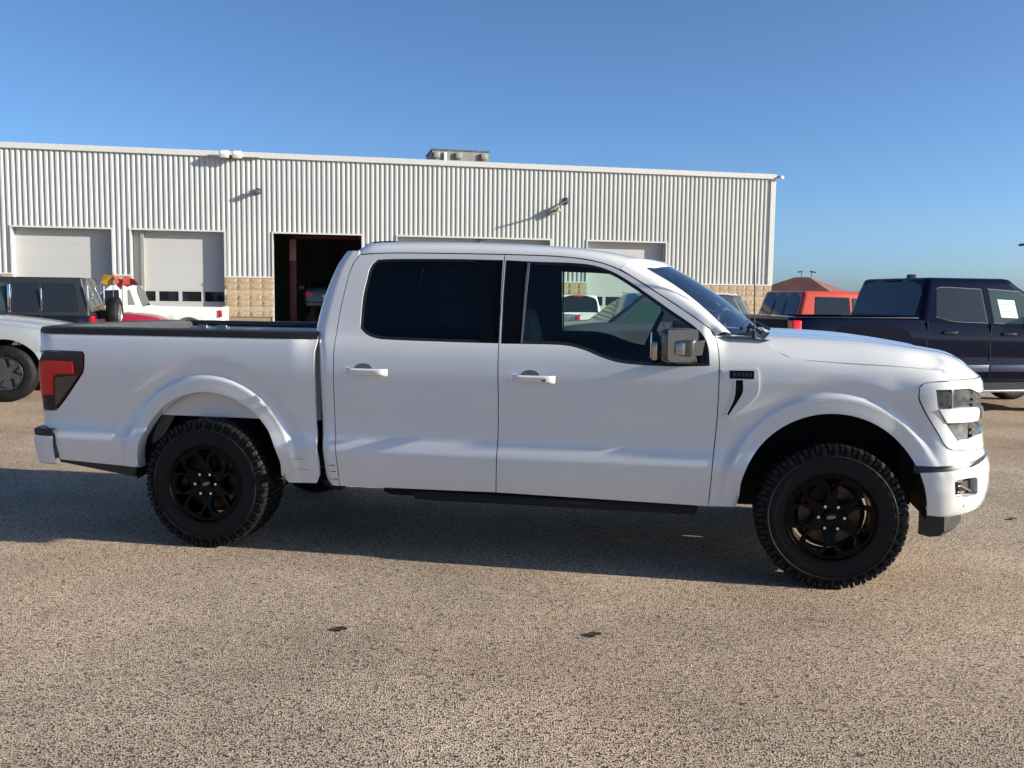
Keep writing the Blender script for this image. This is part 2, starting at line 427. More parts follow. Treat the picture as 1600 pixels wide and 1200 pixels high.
FEND = [(3.046, 1.367), (3.126, 1.374), (3.309, 1.352), (3.384, 1.288), (3.47, 1.2555), (3.692, 1.235), (4.019, 1.222), (4.268, 1.207), (4.283, 1.17), (4.291, 1.152), (4.199, 1.148), (4.143, 1.139),
        (4.119, 1.115), (4.12, 1.047), (4.229, .865), (4.265, .805), (4.294, .788), (4.66, .772), (5.32, .772), (5.32, .735), (4.606, .735), (4.433, .72), (4.275, .704),
        (4.111, .698)] + arc(1, 29.2, 174)[1:-1] + [(3.206, .494), (3.191, .412), (3.037, .406), (3.056, .711), (3.068, .89), (3.072, 1.025), (3.072, 1.192), (3.065, 1.295)]
BEZEL = [(4.143, 1.136), (4.288, 1.148), (4.592, 1.155), (5.32, 1.155), (5.32, .775), (4.66, .776), (4.302, .792), (4.268, .808), (4.232, .869), (4.125, 1.05), (4.122, 1.115)]
LHOLE = [(4.198, 1.108), (4.305, 1.111), (4.43, 1.111), (4.53, 1.086), (5.28, 1.086), (5.28, .86), (4.50, .85), (4.42, .838), (4.335, .828), (4.225, .99)]
LENS1 = [(4.196, 1.112), (4.45, 1.115), (4.455, 1.000), (4.218, .996)]
LENS2 = [(4.240, .945), (4.45, .945), (4.43, .836), (4.33, .826)]
BUMP = [(4.125, .667), (4.254, .68), (4.422, .698), (4.6, .724), (5.32, .728), (5.32, .47), (4.64, .465), (4.549, .452), (4.314, .424), (4.184, .431), (4.154, .573)]
FOG = [(4.294, .619), (4.306, .629), (4.424, .637), (4.448, .628), (4.459, .549), (4.439, .541), (4.323, .538), (4.301, .55)]
TAIL = [(-1.15, 1.156), (-1.115, 1.187), (-.841, 1.188), (-.834, 1.17), (-.838, 1.082), (-.854, 1.049), (-1.041, .828), (-1.09, .816), (-1.22, .816), (-1.27, .83), (-1.29, .95), (-1.25, 1.06)]

def rings(k):
    o = []
    for g in (.010, .026, .042, .058, .070, .078, .084, .090, .096, .102, .108, .114, .122, .134, .150, .168, .186, .205):
        o += arc(k, -8, 188, 96, g)
    return o
panel('bed_side', BEDP, truck, side='both', gap=.0025, extra=rings(0))
for sd in 'rl':
    s = -1 if sd == 'r' else 1
    d = panel('rear_door', RDOOR, truck, side=sd, holes=[RWIN], gap=.0028)
    panel('window_seal', RWIN, d, 'black', side=sd, d=-.006, holes=[inset(smooth_outline(RWIN, .03), .014)], gap=0.0, flange=.01, h=.025)
    panel('window_glass', inset(smooth_outline(RWIN, .03), .010), d, 'tint', side=sd, d=-.010, gap=0, flange=.004, h=.05)
    panel('pillar_cover', [(1.655, 1.782), (1.808, 1.782), (1.811, 1.545), (1.818, 1.305), (1.70, 1.306), (1.672, 1.55)], d, 'pillar', side=sd, d=-.004, gap=.002, flange=.008, h=.04)
    f = panel('front_door', FDOOR, truck, side=sd, holes=[FWIN], gap=.0028)
    panel('window_seal', FWIN, f, 'black', side=sd, d=-.006, holes=[inset(smooth_outline(FWIN, .03), .015)], gap=0.0, flange=.01, h=.025)
    panel('window_glass', inset(smooth_outline(FWIN, .03), .010), f, 'glass', side=sd, d=-.012, gap=0, flange=0, h=.05)
    panel('pillar_cover', [(1.832, 1.778), (1.957, 1.773), (1.952, 1.545), (1.948, 1.304), (1.838, 1.303), (1.833, 1.545)], f, 'pillar', side=sd, d=-.001, gap=.002, flange=.012, h=.04)
    panel('glass_edge_glint', [(1.958, 1.770), (1.972, 1.770), (1.964, 1.545), (1.958, 1.306), (1.950, 1.306), (1.953, 1.545)], f, 'capsilver', side=sd, d=.001, gap=0, flange=.01, h=.03)  # bright strip: sun catching the glass edge, put into its colour
    panel('front_fender', FEND, truck, side=sd, gap=.0025, h=.026, extra=rings(1))
    # inner skins: dark cabin lining behind the doors, around the same window openings
    panel('door_lining', [(.80, .44)] + [(.80, 1.2), (.82, 1.45), (.90, 1.79), (1.2, 1.81), (1.818, 1.805), (2.09, 1.795), (2.42, 1.752), (2.655, 1.625), (2.929, 1.452), (3.03, 1.35), (3.10, 1.15), (3.10, .44)],
          truck, 'trim', side=sd, d=-.034, holes=[inset(smooth_outline(RWIN, .05), .004), inset(smooth_outline(FWIN, .05), .004)], gap=0, flange=0, h=.06)
    # headlamp and front corner
    bz = panel('headlamp_surround', BEZEL, truck, side=sd, d=.004, holes=[LHOLE], gap=-.002, flange=.045, h=.02)
    panel('lamp_backing', [(4.15, 1.125), (5.30, 1.125), (5.30, .80), (4.33, .80), (4.2, .97)], bz, 'black', side=sd, d=-.045, gap=0, flange=0, h=.04)
    panel('headlamp', LENS1, bz, 'lamp', side=sd, d=-.008, gap=0, flange=.03, h=.03, rnd=False)
    panel('headlamp', LENS2, bz, 'lamp', side=sd, d=-.008, gap=0, flange=.03, h=.03, rnd=False)
    panel('lamp_module', [(4.30, 1.107), (4.312, 1.107), (4.318, 1.005), (4.306, 1.005)], bz, 'lampclear', side=sd, d=-.006, gap=0, flange=.004, h=.03, rnd=False)
    for (a, b) in ((4.465, 1.10), (4.465, .935)):
        g = 0 if b > 1 else .01
        panel('grille_insert', [(a, b - .02), (5.28, b - .02), (5.28, b - .095 - g), (a, b - .095 - g)], bz, 'smoke', side=sd, d=-.016, gap=0, flange=.02, h=.05, rnd=False)
        for k in range(2):
            panel('grille_slat', [(a + .01, b - .045 - .03 * k), (5.28, b - .045 - .03 * k), (5.28, b - .058 - .03 * k), (a + .01, b - .058 - .03 * k)], bz, 'black', side=sd, d=-.004, gap=0, flange=.014, h=.05, rnd=False)
    panel('lamp_bar', [(4.222, 1.003), (4.45, 1.008), (4.53, .998), (4.555, .980), (4.552, .945), (4.52, .932), (4.42, .930), (4.27, .930)], bz, 'white', side=sd, d=.010, gap=0, flange=.05, h=.02)
    panel('grille_bar', [(4.62, 1.002), (5.30, 1.002), (5.30, .932), (4.64, .932)], bz, 'white', side=sd, d=.012, gap=0, flange=.05, h=.04, rnd=False)
    bp = panel('front_bumper', BUMP, truck, side=sd, d=.004, holes=[FOG], gap=.002, flange=.05, h=.022)
    panel('fog_lamp_pocket', FOG, bp, 'black', side=sd, d=-.040, gap=-.004, flange=0, h=.03)
    panel('fog_lamp', [(4.345, .612), (4.43, .618), (4.437, .560), (4.352, .552)], bp, 'capgrey', side=sd, d=-.030, gap=0, flange=.01, h=.02, rnd=False)
    panel('fog_lamp_divider', [(4.34, .596), (4.348, .601), (4.44, .560), (4.436, .552)], bp, 'capsilver', side=sd, d=-.016, gap=0, flange=.01, h=.02, rnd=False)
    for k in range(4):
        z = .612 - k * .017
        panel('fog_lamp_fin', [(4.298, z), (4.336, z + .002), (4.340, z - .007), (4.300, z - .009)], bp, 'gloss', side=sd, d=-.004, gap=0, flange=.03, h=.02, rnd=False)
    panel('parking_sensor', [(4.378 + .009 * math.cos(k * PI / 5), .487 + .009 * math.sin(k * PI / 5)) for k in range(10)], bp, 'white', side=sd, d=.0065, gap=0, flange=.006, h=.02)
    panel('bumper_gap_trim', [(4.11, .705), (4.28, .709), (4.6, .74), (5.3, .74), (5.3, .70), (4.6, .70), (4.28, .668), (4.11, .655)], truck, 'black', side=sd, d=-.03, gap=0, flange=0, h=.05)
    # tail lamp
    tl = panel('tail_lamp', TAIL, truck, 'darkred', side=sd, d=.006, gap=.001, flange=.03, h=.022)
    panel('red_lens', [(-1.12, 1.128), (-.905, 1.128), (-.898, 1.052), (-1.012, 1.047), (-1.045, 1.03), (-1.053, .915), (-1.272, .905), (-1.285, .95), (-1.245, 1.05), (-1.165, 1.10)], tl, 'red', side=sd, d=.0085, gap=0, flange=.003, h=.02)
    panel('reverse_lens', [(-1.035, 1.022), (-.905, 1.040), (-.875, 1.035), (-1.045, .836)], tl, 'smoke', side=sd, d=.0082, gap=0, flange=.003, h=.02, rnd=False)
    # fender vent and badge
    vt = panel('fender_vent', [(3.083, 1.186), (3.266, 1.197), (3.282, 1.182), (3.284, 1.076), (3.264, 1.030), (3.17, .940), (3.126, .919), (3.106, .925), (3.150, 1.03), (3.158, 1.12), (3.10, 1.13)], truck, side=sd, d=.009,
               holes=[[(3.163, 1.130), (3.200, 1.130), (3.202, 1.066), (3.183, 1.023), (3.128, .930), (3.122, .940), (3.157, 1.029)]], gap=0, flange=.012, h=.018)
    panel('vent_slot', [(3.163, 1.130), (3.200, 1.130), (3.202, 1.066), (3.183, 1.023), (3.128, .930), (3.122, .940), (3.157, 1.029)], vt, 'pillar', side=sd, d=.0015, gap=-.002, flange=0, h=.02)
    bd_ = panel('badge', [(3.128, 1.181), (3.258, 1.183), (3.259, 1.138), (3.129, 1.137)], vt, 'pillar', side=sd, d=.013, gap=0, flange=.006, h=.03, rnd=False)
    for k, (a, b) in enumerate(((3.145, 3.165), (3.172, 3.186), (3.193, 3.207), (3.214, 3.228), (3.234, 3.248))):
        panel('badge_relief', [(a, 1.172), (b, 1.172), (b, 1.150), (a, 1.149)], bd_, 'black', side=sd, d=.0142, gap=0, flange=.002, h=.03, rnd=False)
    # handles: a flat patch coloured as the shaded cup, and the bar across it
    for nm, par, (u0, u1, z0, z1), lock in (('door_handle', d, (.902, 1.166, 1.094, 1.137), 0), ('door_handle', f, (1.909, 2.163, 1.080, 1.124), 1)):
        mb = MB(); rows = []
        n = 14
        for i in range(n + 1):
            t = i / n; u = u0 + (u1 - u0) * t; off = .031 * min(1, 6 * t, 6 * (1 - t)) ** .5
            r = []
            for (dz, dd) in ((0, .35), (.2, .85), (.5, 1.0), (.8, .97), (1, .6), (.9, .3), (.1, .2)):
                q = skin(u, z0 + (z1 - z0) * dz, .004 + off * dd); r.append((q[0], s * q[1], q[2]))
            rows.append(r)
        mb.grid(rows, closed=True); mb.f.append(tuple(range(7))); mb.f.append(tuple(n * 7 + k for k in range(7)))
        hd = mb.build(nm, 'white', par)
        um = (u0 + u1) / 2 - .02
        panel('handle_cup_shade', [(um + .055 * math.cos(k * PI / 8), z1 - .004 + .034 * math.sin(k * PI / 8)) for k in range(16)], par, 'white_shaded', side=sd, d=.0012, gap=0, flange=.001, h=.03)
        if lock: panel('lock_cap', [(2.092, 1.103), (2.112, 1.104), (2.112, 1.094), (2.092, 1.093)], hd, 'gloss', side=sd, d=.037, gap=0, flange=.004, h=.02, rnd=False)
    # rear bumper corner
    mb = MB(); rows = []
    for i in range(15):
        t = i / 14; u = -1.045 - t * (U_REAR + 1.05) * -1
        r = []
        for (z, dd) in ((.49 + .0 * t, -.02), (.50, .004), (.53, .016), (.58, .026), (.63, .030), (.652, .026)):
            zz = z - .012 * (1 - t) if z < .52 else z
            k = sstep(0, .18, t); q = skin(max(-1.06 - t * .0, -1.06), .6, 0)
            q = skin(u, .70, .006 + dd + .020 * k); r.append((q[0] - .0, s * q[1], zz - .015 * (1 if z < .52 else 0)))
        rows.append(r)
    mb.grid(rows); rb = mb.build('rear_bumper', 'white', truck, fix=False)
    mb = MB(); rows = []
    for i in range(15):
        t = i / 14; u = -1.045 - t * (U_REAR + 1.05) * -1; k = sstep(0, .18, t); r = []
        for (z, dd) in ((.653, .024), (.69, .028), (.698, .018), (.70, -.06)):
            q = skin(u, .70, .006 + dd + .020 * k); r.append((q[0], s * q[1], z))
        rows.append(r)
    mb.grid(rows); mb.build('bumper_step', 'black', rb, fix=False)
    # dark valance under the bed behind the wheel
    mb = MB(); v = s * .90
    mb.prism([(-1.05, .51), (-.56, .47), (-.50, .455), (-.52, .405), (-.60, .418), (-1.04, .478)], v - .02, v + .02, lambda a, b, q: (a, q, b)); mb.build('bed_valance', 'black', truck)
    # scrapes on the cab corner and the bed just ahead of the wheel
    for (u0, u1, z) in ((.778, .828, .545), (.783, .835, .507), (.782, .842, .458)):
        panel('scrape', [(u0, z), (u1, z + .0035), (u1, z - .0035)], truck, 'smoke', side='r', d=.0012, gap=0, flange=.0005, h=.03, rnd=False) if sd == 'r' else None
    if sd == 'r':
        for (u0, u1, z) in ((.50, .63, .575), (.53, .66, .510)):
            panel('scrape', [(u0, z), (u1, z + .0016), (u1, z - .0008)], truck, 'smoke', side='r', d=.0008, gap=0, flange=.0004, h=.03, rnd=False)
    # wheel openings: liners
    for k, (c, z0, a, b) in enumerate(ARCH):
        mb = MB(); rows = []
        for i in range(25):
            t = math.radians(-6 + 192 * i / 24)
            x, z = c + (a + .012) * math.cos(t), z0 + (b + .012) * math.sin(t)
            vo = skin(c, .95)[1] - .025
            rows.append([(x, s * vo, z), (x, s * (vo - .13), z + .015), (x, s * .50, z + .02)])
        mb.grid(rows); mb.prism([(r[2][0], r[2][2]) for r in rows], s * .50, s * .48, lambda p, q, r: (p, r, q)); mb.build('wheel_well', 'void', truck)
        if k == 0:      # painted inner flange and the pressed inner bed wall above the rear wheel
            mb = MB(); rows = []
            for i in range(25):
                t = math.radians(2 + 176 * i / 24); x, z = c + (a + .001) * math.cos(t), z0 + (b + .001) * math.sin(t)
                vo = skin(max(-1, min(.7, x)), max(.46, z))[1] - .006
                rows.append([(x, s * vo, z), (x * 1.0, s * (vo - .075), z)])
            mb.grid(rows); mb.build('arch_flange', 'white', truck)
            mb = MB(); mb.prism([(-.46, .60), (-.38, .66), (-.30, .79), (0, .805), (.28, .79), (.40, .77), (.47, .79), (.42, .98), (.2, 1.05), (-.2, 1.05), (-.42, .98), (-.50, .80)], s * .80, s * .79, lambda p, q, r: (p, r, q))
            mb.box((.03, s * .81, .90), (.05, .03, .17), .012); mb.build('inner_bed_wall', 'white_shaded', truck)

# cab corner: from the rear door round to the back wall
GAPL = [(.424, .850), (.555, .848), (.635, .842), (.732, .835), (.805, .830), (.903, .829), (1.096, .828), (1.228, .825), (1.333, .823), (1.455, .83), (1.571, .844), (1.687, .862), (1.765, .883), (1.812, .914)]
REAR = [(.40, .800), (.43, .772), (.47, .752), (.60, .745), (.75, .735), (1.0, .730), (1.2, .722), (1.30, .700), (1.34, .664), (1.43, .672), (1.55, .698), (1.65, .727), (1.75, .766), (1.806, .797), (1.845, .83)]
for s in (-1, 1):
    mb = MB(); rows = []
    zs = [.415, .43, .45, .48] + [.52 + .04 * i for i in range(33)] + [1.82, 1.836]
    for z in zs:
        g, r0 = herm(GAPL, z) - .0028, herm(REAR, z)
        R_ = .055 if z < 1.3 else .085
        R_ = min(R_, (g - r0) * .55)
        r = []
        q = skin(g, z); a = skin(g, z, -.022); r.append((a[0], s * a[1], z)); r.append((q[0], s * q[1], z))
        for i in range(1, 4):
            u = g + (r0 + R_ - g) * i / 4; q = skin(max(u, .71), z); q2 = skin(.72, z); r.append((u, s * (q[1] if u > .7 else q2[1]), z))
        vv = skin(max(r0 + R_, .72), z)[1]
        for i in range(0, 7):
            t = PI / 2 * i / 6; r.append((r0 + R_ - R_ * math.sin(t), s * (vv - R_ * (1 - math.cos(t))), z))
        r.append((r0, s * (vv - R_ - .06), z)); rows.append(r)
    if s > 0: rows = [r[::-1] for r in rows]
    mb.grid(rows); mb.build('cab_corner', 'white', truck, smooth=50)

# roof, following the door tops and the head of the windscreen
ZT = [(.82, 1.872), (.9, 1.893), (1.05, 1.906), (1.42, 1.908), (1.82, 1.898), (2.2, 1.876), (2.45, 1.845), (2.6, 1.815), (2.76, 1.792)]
TOPZ = [(.85, 1.800), (.916, 1.814), (1.03, 1.8225), (1.171, 1.8255), (1.47, 1.8235), (1.82, 1.8185), (2.09, 1.811), (2.28, 1.795), (2.42, 1.764), (2.533, 1.715), (2.655, 1.642), (2.793, 1.557), (2.929, 1.468), (3.01, 1.409), (3.05, 1.362)]
SEC = [(1.0, 0.0), (.992, .16), (.978, .33), (.955, .50), (.92, .66), (.875, .78), (.80, .88), (.65, .945), (.45, .98), (.22, .995), (0, 1.0)]
def front_s(w):
    return 2.50 if w >= .999 else 2.50 + .10 * (1 - w) / .125 if w > .875 else 2.60 + .155 * (1 - (w / .875) ** 2)
def roof_pt(w, t, frac, s):
    sf = front_s(w); sb = .845 - .02 * (1 - w) ; x = sb + (sf - sb) * t
    ze = herm(TOPZ, max(.86, min(2.53, x))) + .002; zt = herm(ZT, x); vd = skin(max(.9, min(2.9, x)), ze)[1] - .002
    z = ze + (zt - ze) * frac
    dr = max(0, 1 - (x - sb) / .10); z -= .045 * dr * dr * (.4 + .6 * frac)       # rolled rear edge
    return (x, s * vd * w, z)
mb = MB(); rows = []
for i in range(41):
    t = i / 40; t = t ** .8 if t < .5 else t
    r = [roof_pt(w, t, fz, -1) for w, fz in SEC]; r += [roof_pt(w, t, fz, 1) for w, fz in SEC[:-1][::-1]]; rows.append(r)
last = rows[-1]
for dx, dz in ((.018, -.010), (.030, -.028), (.034, -.050)):
    rows.append([(p[0] + dx * (1 if abs(p[1]) < .70 else 0), p[1] * (1 if abs(p[1]) < .70 else .99), p[2] + dz * (1 if abs(p[1]) < .70 else .2)) for p in last])
mb.grid(rows); roof = mb.build('roof', 'white', truck, smooth=60)
mb = MB(); mb.grid([[(p[0], p[1] * .97, p[2] - .035) for p in r] for r in rows[:-3]]); mb.build('headliner', 'trim', truck)
mb = MB()                                                            # black high stop lamp at the back of the roof
rows2 = []
for i in range(9):
    y = -.42 + .84 * i / 8; k = 1 - .5 * abs(y / .42) ** 4
    rows2.append([(.835, y, 1.85), (.842, y, 1.885 + .012 * k), (.90, y, 1.901 + .018 * k), (1.0, y, 1.907 + .016 * k), (1.05, y, 1.902), (1.05, y, 1.88)])
mb.grid(rows2); mb.f.append(tuple(range(6))); mb.f.append(tuple(48 + k for k in range(6))); mb.build('high_stop_lamp', 'black', truck)

# windscreen pillars and glass
def ws_edge(t, s):                                                    # t = 0 at the base
    a, b = Vector((3.135, .815, 1.378)), Vector((2.60, .643, 1.768)); p = a.lerp(b, t); p.z += .028 * math.sin(PI * t); p.x += .012 * math.sin(PI * t)
    return Vector((p.x, s * p.y, p.z))
def ws_mid(t, s=1):
    a, b = Vector((3.33, 0, 1.402)), Vector((2.755, 0, 1.792)); p = a.lerp(b, t); p.z += .030 * math.sin(PI * t); return p
GA = [(2.50, 1.736), (2.533, 1.717), (2.60, 1.676), (2.655, 1.643), (2.72, 1.602), (2.793, 1.557), (2.86, 1.513), (2.929, 1.468), (2.975, 1.436), (3.01, 1.409), (3.035, 1.382), (3.05, 1.360)]
for s in (-1, 1):
    mb = MB(); rows = []
    for i, (u, z) in enumerate(GA):
        t = 1 - i / (len(GA) - 1); q = skin(u, z + .003); p0 = Vector((q[0], s * q[1], q[2])); p1 = ws_edge(t, s); r = [(p0.x, p0.y - s * .02, p0.z - .004)]
        for k in range(6):
            w_ = k / 5; p = p0.lerp(p1, w_); b_ = .022 * math.sin(PI * w_) ; r.append((p.x, p.y + s * b_, p.z + b_ * .8))
        r.append((p1.x - .005, p1.y - s * .003, p1.z - .02)); rows.append(r)
    mb.grid(rows); mb.build('windscreen_pillar', 'white', truck, smooth=50)
    mb = MB(); rows = []
    for i, (u, z) in enumerate(GA):
        t = 1 - i / (len(GA) - 1); q = skin(u - .03, z - .02, -.04); p1 = ws_edge(t, s); rows.append([(q[0], s * q[1], q[2] - .02), (p1.x - .03, p1.y - s * .03, p1.z - .04)])
    mb.grid(rows); mb.build('pillar_lining', 'trim', truck)
mb = MB(); rows = []
for i in range(13):
    t = .0 + i / 12; e = ws_edge(t, 1); m_ = ws_mid(t); r = []
    for k in range(17):
        w_ = -1 + 2 * k / 16; q = 1 - abs(w_) ** 2.2
        r.append((e.x + (m_.x - e.x) * q, e.y * w_, e.z + (m_.z - e.z) * q - .008))
    rows.append(r)
mb.grid(rows); mb.build('windscreen', 'screen', truck, smooth=60)
# cab back wall with its window
mb = MB(); rows = []
for z in (.45, .8, 1.1, 1.3, 1.34, 1.5, 1.65, 1.80, 1.84):
    r0 = herm(REAR, z) + .001; vv = skin(.75, z)[1] - .10; rows.append([(r0, -vv, z), (r0, -vv * .5, z), (r0, vv * .5, z), (r0, vv, z)])
mb.grid(rows); bw = mb.build('cab_back_wall', 'white', truck)
mb = MB(); mb.grid([[(herm(REAR, z) - .004, y, z) for y in (-.58, 0, .58)] for z in (1.40, 1.55, 1.68, 1.76)]); mb.build('rear_window', 'tint', bw)
mb = MB(); mb.grid([[(herm(REAR, z) + .03, y, z) for y in (-.7, 0, .7)] for z in (.45, .9, 1.3, 1.36, 1.6, 1.84)]); mb.build('back_lining', 'trim', truck)

# bonnet: a pillowed sheet between the shoulder creases and the grille
edge = [skin(3.312, 1.354), skin(3.35, 1.322), skin(3.386, 1.291), skin(3.43, 1.270)] + [skin(u, zcrease(u) + .0015) for u in [3.472 + .0312 * i for i in range(26)]] + [skin(u, z) for u, z in ((4.27, 1.203), (4.28, 1.172), (4.295, 1.160), (4.40, 1.1605), (4.5, 1.161), (4.6, 1.161), (4.7, 1.161), (4.8, 1.161), (4.9, 1.161), (5.0, 1.161), (5.15, 1.161), (5.3, 1.161))]
COWL = [(3.385, .0), (3.38, .3), (3.36, .55), (3.335, .72), (3.312, .80)]
ridge = [(3.1, 1.378), (3.3, 1.372), (3.55, 1.364), (3.8, 1.352), (4.0, 1.332), (4.22, 1.300), (4.4, 1.268), (4.6, 1.225)]
NS = 30
crease = [skin(u, zcrease(u) + .0015) for u in [3.02 + .0324 * i for i in range(39)]]
def bonnet_z(x, y):
    y = abs(y); ws = zs_ = 0; ds = dn = 9.
    for side, line in ((1, crease), (0, edge[NS - 1:])):
        for i in range(len(line) - 1):
            a, b = line[i], line[i + 1]; ex_, ey_ = b[0] - a[0], b[1] - a[1]; l2 = ex_*ex_ + ey_*ey_
            t = min(1, max(0, ((x - a[0]) * ex_ + (y - a[1]) * ey_) / l2)); px, py = x - a[0] - t * ex_, y - a[1] - t * ey_
            d2 = px*px + py*py; k = (l2 ** .5) / (d2 + 4e-5) ** 2.2; ws += k; zs_ += k * (a[2] + t * (b[2] - a[2]))
            d = d2 ** .5; sg = -1 if ex_ * py - ey_ * px > 0 and (0 < t < 1 or d < .012) else 1
            if side:
                if d < abs(ds): ds = d * sg
            elif d < abs(dn): dn = d * sg
    zb = zs_ / ws; T = herm(ridge, x) + .012 * math.exp(-((y - .42) / .10) ** 2) - .006 * sstep(.3, .0, y)
    fs_ = 1 - (1 - min(1, ds / .32)) ** 2.8; fn_ = 1 - (1 - min(1, dn / .22)) ** 2.4
    return zb + (T - zb) * fs_ * fn_
bo = [(p[0], p[1]) for p in edge] + [(p[0], -p[1]) for p in edge[::-1]] + [(x, -y) for x, y in COWL[::-1][1:]] + [(x, y) for x, y in COWL[1:-1]]
bo2 = smooth_outline(bo, .03, 60)
pts, loops, tri = cut_mesh(inset(bo2, .002), [], .035)
lift(pts, loops, tri, lambda a, b, d: Vector((a, b, bonnet_z(a, b))), .02, 'bonnet', 'white', truck)
# cowl, wipers, aerial
mb = MB(); rows = []
for i in range(17):
    y = -.84 + 1.68 * i / 16; a = abs(y) / .84; xe = 3.135 + .23 * (1 - a * a); rows.append([(xe - .17, y, 1.355 + .012 * (1 - a)), (xe - .02, y, 1.362 + .018 * (1 - a)), ((xe + 3.34) / 2, y, 1.358 + .012 * (1 - a)), (3.345 + .04 * (1 - a * a), y, 1.345)])
mb.grid(rows); cw = mb.build('cowl', 'black', truck)
mb = MB(); mb.tube([(3.30, -.74, 1.385), (3.26, -.45, 1.415), (3.27, -.05, 1.432)], [.012, .010, .008]); mb.tube([(3.20, -.62, 1.405), (3.25, -.30, 1.436), (3.28, .10, 1.44)], .008); mb.build('wiper', 'black', cw)
mb = MB(); mb.tube([(3.40, .0, 1.385), (3.34, .3, 1.42), (3.24, .66, 1.41)], [.012, .010, .008]); mb.build('wiper', 'black', cw)
mb = MB(); mb.tube([(3.262, -.80, 1.33), (3.262, -.80, 1.395)], .012); mb.tube([(3.262, -.80, 1.39), (3.252, -.80, 1.70), (3.240, -.80, 2.055)], [.0042, .0036, .0026], 6); mb.build('aerial', 'black', truck)

# cargo bed, rails, cover, tailgate
mb = MB(); mb.b2((-1.16, -.78, .80), (.69, .78, .84)); mb.b2((.66, -.84, .80), (.70, .84, 1.30))
for s in (-1, 1):
    mb.b2((-1.2, s * .79, .80), (.69, s * .86, 1.302)); mb.b2((-.45, s * .56, .84), (.45, s * .79, 1.05), .03)
mb.build('cargo_bed', 'white', truck)
mb = MB(); rows = []
for (z, x) in ((.72, -1.225), (.80, -1.245), (1.0, -1.245), (1.2, -1.243), (1.28, -1.238), (1.305, -1.20), (1.30, -1.16)): rows.append([(x, y, z) for y in (-.80, -.4, 0, .4, .80)])
mb.grid(rows); mb.build('tailgate', 'white', truck)
for s in (-1, 1):
    mb = MB(); rows = []
    for i in range(31):
        u = -1.215 + 1.925 * i / 30; q = skin(u, 1.307); rows.append([(q[0], s * (q[1] + .006), 1.300), (q[0], s * (q[1] + .008), 1.338), (q[0], s * (q[1] - .02), 1.346), (q[0], s * min(q[1] - .09, .81), 1.346), (q[0], s * min(q[1] - .10, .80), 1.315)])
    mb.grid(rows); mb.build('bed_rail', 'black', truck)
mb = MB(); rows = []
for i in range(13):
    y = -.80 + 1.60 * i / 12; k = 1 - (y / .80) ** 6
    rows.append([(-1.245, y, 1.285), (-1.245, y, 1.318 + .012 * k), (-1.232, y, 1.338 + .014 * k), (-1.15, y, 1.345 + .012 * k), (-1.09, y, 1.340 + .010 * k), (-1.075, y, 1.315), (-1.075, y, 1.285)])
mb.grid(rows); mb.f.append(tuple(range(7))); mb.f.append(tuple(12 * 7 + k for k in range(7))); mb.build('tailgate_cap', 'tonneau', truck)
for x in (-.97, -.80):
    mb = MB(); mb.box((x, .775, 1.285), (.09, .04, .06), .012); mb.build('cargo_clamp', 'steel', truck)

# front lower valance, skirts, underside
mb = MB(); rows = []
for i in range(17):
    a = -1 + 2 * i / 16; y = .83 * a; x = 4.30 + .22 * (1 - abs(a) ** 3); x0 = x - .13
    rows.append([(x0, y, .43), (x, y, .43), (x + .005, y, .32), (x - .02, y, .292), (x - .07, y, .285), (x0, y, .30)])
mb.grid(rows); mb.f.append(tuple(range(6))); mb.f.append(tuple(16 * 6 + k for k in range(6))); mb.build('front_valance', 'black', truck)
mb = MB()
for s in (-1, 1):
    mb.b2((-1.15, s * .44, .46), (4.2, s * .54, .60)); mb.b2((1.30, s * .66, .345), (2.98, s * .88, .405), .02); mb.b2((.80, s * .70, .42), (3.05, s * .90, .48))
    mb.prism([(.735, .44), (.80, .425), (.86, .40), (.83, .375), (.74, .40), (.715, .43)], s * .86, s * .80, lambda a, b, q: (a, q, b))
mb.b2((4.08, -.74, .44), (4.14, .74, 1.10)); mb.build('frame_and_sun_block', 'void', truck)  # front plate is unseen, added to block sun leaking under the truck
mb = MB(); mb.b2((.85, -.55, .42), (3.1, .55, .50)); mb.b2((2.4, -.35, .30), (3.9, .35, .62), .05); mb.b2((1.0, -.62, .30), (2.3, -.1, .52), .06); mb.b2((2.0, -.18, .34), (2.6, .18, .55), .05)
mb.tube([(2.4, .1, .42), (1.2, .1, .40), (0.1, 0, .38)], .045); mb.tube([(2.3, .3, .38), (.9, .35, .36), (.4, .45, .42), (-.9, .5, .42)], .04); mb.b2((-.9, -.3, .38), (-.55, .3, .62), .08)
mb.build('drivetrain', 'void', truck)
mb = MB(); mb.tube([(0, -.75, .40), (0, .75, .40)], .05); mb.lathe([(-.16, .05), (-.12, .12), (0, .16), (.12, .12), (.16, .05)], 16, 'y', (0, 0, .40)); mb.tube([(3.69, -.7, .41), (3.69, .7, .41)], .04); mb.build('axle', 'void', truck)

